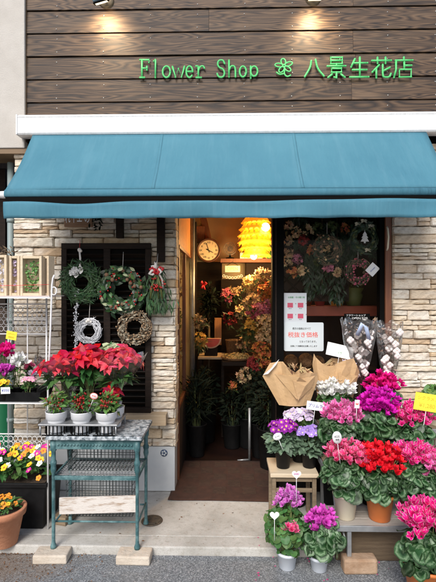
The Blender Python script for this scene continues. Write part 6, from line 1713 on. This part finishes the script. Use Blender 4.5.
# ================================================================== STEPPED FLOWER STAND
fs_ = thing('flower_stand', 'stepped metal and wood flower stand with three shelves at the right', 'flower stand', (.95,-.55,0)); F0 = V(fs_.location)
zt1 = zat(526.5, -.89, 375); x0_, x1_ = xat(333,-.89), 1.75
tiers = [(-.89,-.64,zt1,x0_),(-.63,-.36,.45,x0_+.02),(-.35,-.13,.60,x0_+.06)]
for i,(ya,yb_,z,xx) in enumerate(tiers):
    mb = MB(); nb_ = 3
    for k in range(nb_):
        a = ya+.012 + (yb_-ya-.012)*k/nb_; b = ya+.012 + (yb_-ya-.012)*(k+1)/nb_ - .006; mb.box((xx,a,z-.018),(x1_,b,z))
    mb.build('shelf_board', M['old_board'] if i else mat('grey shelf wood',(.33,.30,.26),.7,(.42,.39,.35),6,.3,40,stretch=(1,14,14)), fs_, org=F0, bevel=.002)
    mb = MB(); mb.box((xx-.004,ya,z-.032),(x1_,ya+.0115,z+.001)); mb.box((xx-.0155,ya,z-.032),(xx-.0045,yb_,z+.001)); mb.build('edge_rail', M['silver'], fs_, org=F0, bevel=.002)
xlg = xat(349,-.87)
zbk = .036
for xx in (xlg, 1.62):
    mb = MB(); mb.box((xx-.012,-.880,zbk if xx == xlg else -.049),(xx+.012,-.855,zt1-.0325)); mb.build('leg', M['silver'], fs_, org=F0, bevel=.002)
    mb = MB(); mb.box((xx-.012,-.16,.001),(xx+.012,-.14,.567)); mb.build('leg', M['silver'], fs_, org=F0, bevel=.002)
    mb = MB(); mb.tube([(xx,-.865,.07),(xx-.02,-.64,zt1-.03),(xx,-.40,.42),(xx,-.16,.56)], .008, 8); mb.build('side_brace', M['silver'], fs_, org=F0)
mb = MB(); b0 = gnd(342,572,-.05); b1 = gnd(377,572,-.05)
mb.box((-.096,-.04,0),(.096,.04,.085)); o = mb.build('brick', M['brick'], None, (xat(359,-.87),-.868,-.0495), bevel=.012); o.rotation_euler.z = .03
tag(o, 'worn brown brick under the front leg of the flower stand', 'brick')
mb = MB(); mb.box((xat(334,-.73),-.775,-.048),(1.7,-.748,.13)); c = V((1.1,-.77,-.048)); tag(mb.build('side_board', mat('shadow-darkened board',(.095,.065,.04),.85,(.14,.10,.062),5,.4,40,stretch=(1,14,14)), org=c, loc=c, bevel=.003), 'long weathered board on edge at the kerb beneath the flower stand', 'board')  # plank brown darkened to stand for the shadow under the stand

def cyc_at(label, px_pot, Y, zb_, pot, potm, bl, petal, br, fl, fr, nl, nf, ls=.045, fsz=.036, leafm=None, grp='potted cyclamens on the stand'):
    """bl, fl = photo pixel centres of blossoms and leaves; radii in metres"""
    x = xat(px_pot, Y); o = V((x,Y,zb_)); b = at(bl[0],bl[1],Y-.03)-o; f = at(fl[0],fl[1],Y-.03)-o
    return cyclamen(label, o, pot, potm, (f, fr), (b, br), petal, nl, nf, ls, fsz, leafm, grp)
P1 = (.052,.068,.145)
z1 = zt1+.001; z2 = .451; z3 = .601
cyc_at('rose pink and white cyclamen in a cream pot on the lowest shelf', 345.5, -.79, z1, (.052,.069,.150), M['cream_pot'], (349,452), M['pet_rose'], (.115,.075,.062), (343,476), (.125,.09,.075), 120, 58)
cyc_at('bright red cyclamen in an orange pot on the lowest shelf', 379.5, -.80, z1, (.060,.078,.150), M['orange_pot'], (378,458), M['pet_red'], (.135,.085,.085), (380,487), (.125,.09,.065), 120, 80)
cyc_at('hot pink white edged cyclamen in a dark red pot, right of the bright red one', 412, -.76, z1, (.055,.070,.115), M['darkred_pot'], (412,452), M['pet_hot'], (.115,.075,.062), (412,482), (.12,.085,.085), 120, 60)
cyc_at('pale pink and white cyclamen on the lowest shelf at the right photo edge', 437, -.78, z1, (.055,.070,.13), M['orange_pot'], (433,460), M['pet_pink'], (.075,.075,.085), (437,484), (.10,.085,.07), 80, 50)
cyc_at('pink striped cyclamen on the middle shelf under the small white price card', 342, -.53, z2, (.05,.064,.12), M['orange_pot'], (342,412), M['pet_pink'], (.120,.07,.070), (341,431), (.135,.09,.065), 110, 56, .052)
cyc_at('deep magenta cyclamen in the centre of the middle shelf', 378, -.50, z2, (.05,.064,.12), M['orange_pot'], (379,401), M['pet_magenta'], (.120,.075,.080), (378,432), (.13,.09,.062), 110, 66, .052)
cyc_at('hot pink and white cyclamen on the middle shelf in front of the stone pier', 412, -.50, z2, (.05,.064,.12), M['cream_pot'], (411,413), M['pet_hot'], (.135,.075,.070), (412,438), (.13,.09,.062), 110, 66, .052)
cyc_at('white cyclamen with small dark leaves on the top shelf by the kraft bundle', 334, -.27, z3, (.045,.058,.10), M['cream_pot'], (336,387), M['pet_white'], (.135,.07,.060), (335,403), (.135,.08,.065), 190, 62, .024, .034, M['leaf'])
cyc_at('crimson cyclamen on the top shelf, highest of the pink ones', 384, -.24, z3, (.045,.058,.10), M['cream_pot'], (383,382), M['pet_crimson'], (.115,.07,.070), (384,402), (.12,.07,.05), 60, 54)
cyc_at('green leafy cyclamen without open flowers behind the yellow card', 435, -.24, z3, (.045,.058,.10), M['cream_pot'], (446,394), M['pet_crimson'], (.03,.03,.02), (434,394), (.07,.06,.05), 70, 4, .035, .03, M['leaf_light'])
card('yellow price card with pale lettering in front of the stone pier', at(427.5,402.5,-.60), .165, .11, M['yellow_card'], (0,rad(9),0), None, lines=[('シクラメン',.024,.028,M['kraft_ink'],.13),('¥1,280',-.022,.036,M['kraft_ink'],.10)], stick=.2)
card('tiny white card between the pink striped and the magenta cyclamens', at(357,404,-.62), .030, .052, M['paper'], (0,rad(3),0), '¥', M['red_ink'], .02, stick=.08)
t = thing('price_tag', 'white oval price tag above the rose pink cyclamen in the cream pot', 'tag', at(337,437.5,-.89)); mb = MB(); mb.lathe([(.001,.001),(.028,.001),(.028,-.001),(.001,-.001)], (0,0,0), 26, 0, Matrix.Rotation(PI/2,4,'X')); mb.build('card', M['paper'], t); t.scale = (.95,1,1.25); t.rotation_euler = (0,rad(-6),0)
text('¥550', .015, M['ink'], (0,-.0018,.004), t); text('特価', .011, M['ink'], (0,-.0018,-.011), t); mb = MB(); mb.tube([(0,.003,-.02),(.004,.006,-.12)], .0016, 6); mb.build('stick', M['white_ink'], t)
mb = MB()                                                            # fallen petals
for _ in range(34):
    a, b = R.uniform(.15,1.2), R.uniform(-1.15,-.45); z = .003 if b > -.74 else -.047
    blade(mb, frame((a,b,z), (R.uniform(-.3,.3),R.uniform(-.3,.3),1), R.uniform(0,6), R.uniform(.010,.020)), .7, R.uniform(-.2,.4), 0, 2)
stuff(mb.build('fallen_petals', M['pet_hot']))['label'] = 'pink petals fallen on the ground around the flower stand'
# ground level plants
M['pot_bluewhite'] = mat('bluish white pot', (.70,.74,.80), .4, (.62,.67,.74), 6)
zr_ = -.0495
def ground_cyc(label, px, py_b, pot, potm, bl, petal, br, fl, fr, nl, nf, fsz, leafm, ls=.042, second=None):
    q = gnd(px, py_b, zr_); Y = q.y + pot[0]; o = V((xat(px,Y),Y,zr_)); b = at(bl[0],bl[1],Y-.02)-o; f = at(fl[0],fl[1],Y-.02)-o
    t = cyclamen(label, o, pot, potm, (f,fr), (b,br), petal, nl, nf, ls, fsz, leafm, 'cyclamens standing on the road')
    if second:
        b2 = at(second[0],second[1],Y-.09)-o; cyc_mass(b2, second[2], second[3], fsz*.8).build('lower_blossoms', second[4], t)
    return t
ground_cyc('violet and white cyclamen in a small white pot, left on the road', 287, 572, (.046,.056,.098), M['pot_bluewhite'], (288,497), M['pet_violet'], (.072,.06,.062), (285,533), (.118,.09,.115), 230, 34, .030, M['leaf_mid'], .030, (291,527,(.045,.03,.035),16,M['pet_rose']))
ground_cyc('bright orchid purple cyclamen in a small white pot, right on the road', 319, 574, (.042,.052,.085), M['pot_bluewhite'], (321,518), M['pet_orchid'], (.072,.06,.055), (322,541), (.118,.09,.10), 130, 40, .034, M['cycleaf'], .042)
ground_cyc('large hot pink cyclamen in an orange pot at the right front corner', 425, 612, (.078,.100,.20), M['orange_pot'], (428,516), M['pet_hot'], (.135,.10,.085), (428,548), (.13,.10,.085), 110, 70, .042, M['cycleaf'], .055)
heart_tag('white heart tag standing left of the violet cyclamen on the road', at(274.5,515.5,-.97), .026, .14)
t = heart_tag('white lettered heart tag above the violet cyclamen, in front of the stool', at(296.5,474.5,-.93), .026, .16); text('¥480', .014, mat('magenta ink',(.5,.1,.35),.6), (0,-.002,.003), t)

# ================================================================== LIGHT, WORLD, CAMERA
w = bpy.data.worlds.new('World'); sc.world = w; w.use_nodes = True
nt = w.node_tree; bg = nt.nodes['Background']; sky = nt.nodes.new('ShaderNodeTexSky')
sky.sky_type = 'NISHITA'; sky.sun_disc = False; EL, AZ = rad(42), rad(194)
sky.sun_elevation = EL; sky.sun_rotation = AZ; sky.air_density = 1.0; sky.dust_density = 2.5; sky.ozone_density = 1
nt.links.new(sky.outputs[0], bg.inputs[0]); bg.inputs[1].default_value = .08
su = bpy.data.lights.new('sun', 'SUN'); su.energy = 1.5; su.angle = rad(24); su.color = (1,.97,.93)
so = bpy.data.objects.new('sun', su); COL.objects.link(so)
d = V((math.sin(AZ)*math.cos(EL), math.cos(AZ)*math.cos(EL), math.sin(EL)))
so.location = d*20; so.rotation_euler = d.to_track_quat('Z','Y').to_euler()
cam = bpy.data.cameras.new('camera'); co = bpy.data.objects.new('camera', cam); COL.objects.link(co)
cam.sensor_fit = 'VERTICAL'; cam.sensor_height = 24; cam.lens = 24*FPX/582; cam.clip_start = .02; cam.clip_end = 500
co.location = CAM; co.rotation_euler = (PI/2, 0, YAW)
sc.camera = co
sc.view_settings.view_transform = 'Standard'; sc.view_settings.look = 'None'; sc.view_settings.gamma = 1; sc.view_settings.exposure = .95
sc.view_settings.use_curve_mapping = False
sc.cycles.max_bounces = 8; sc.cycles.transparent_max_bounces = 24
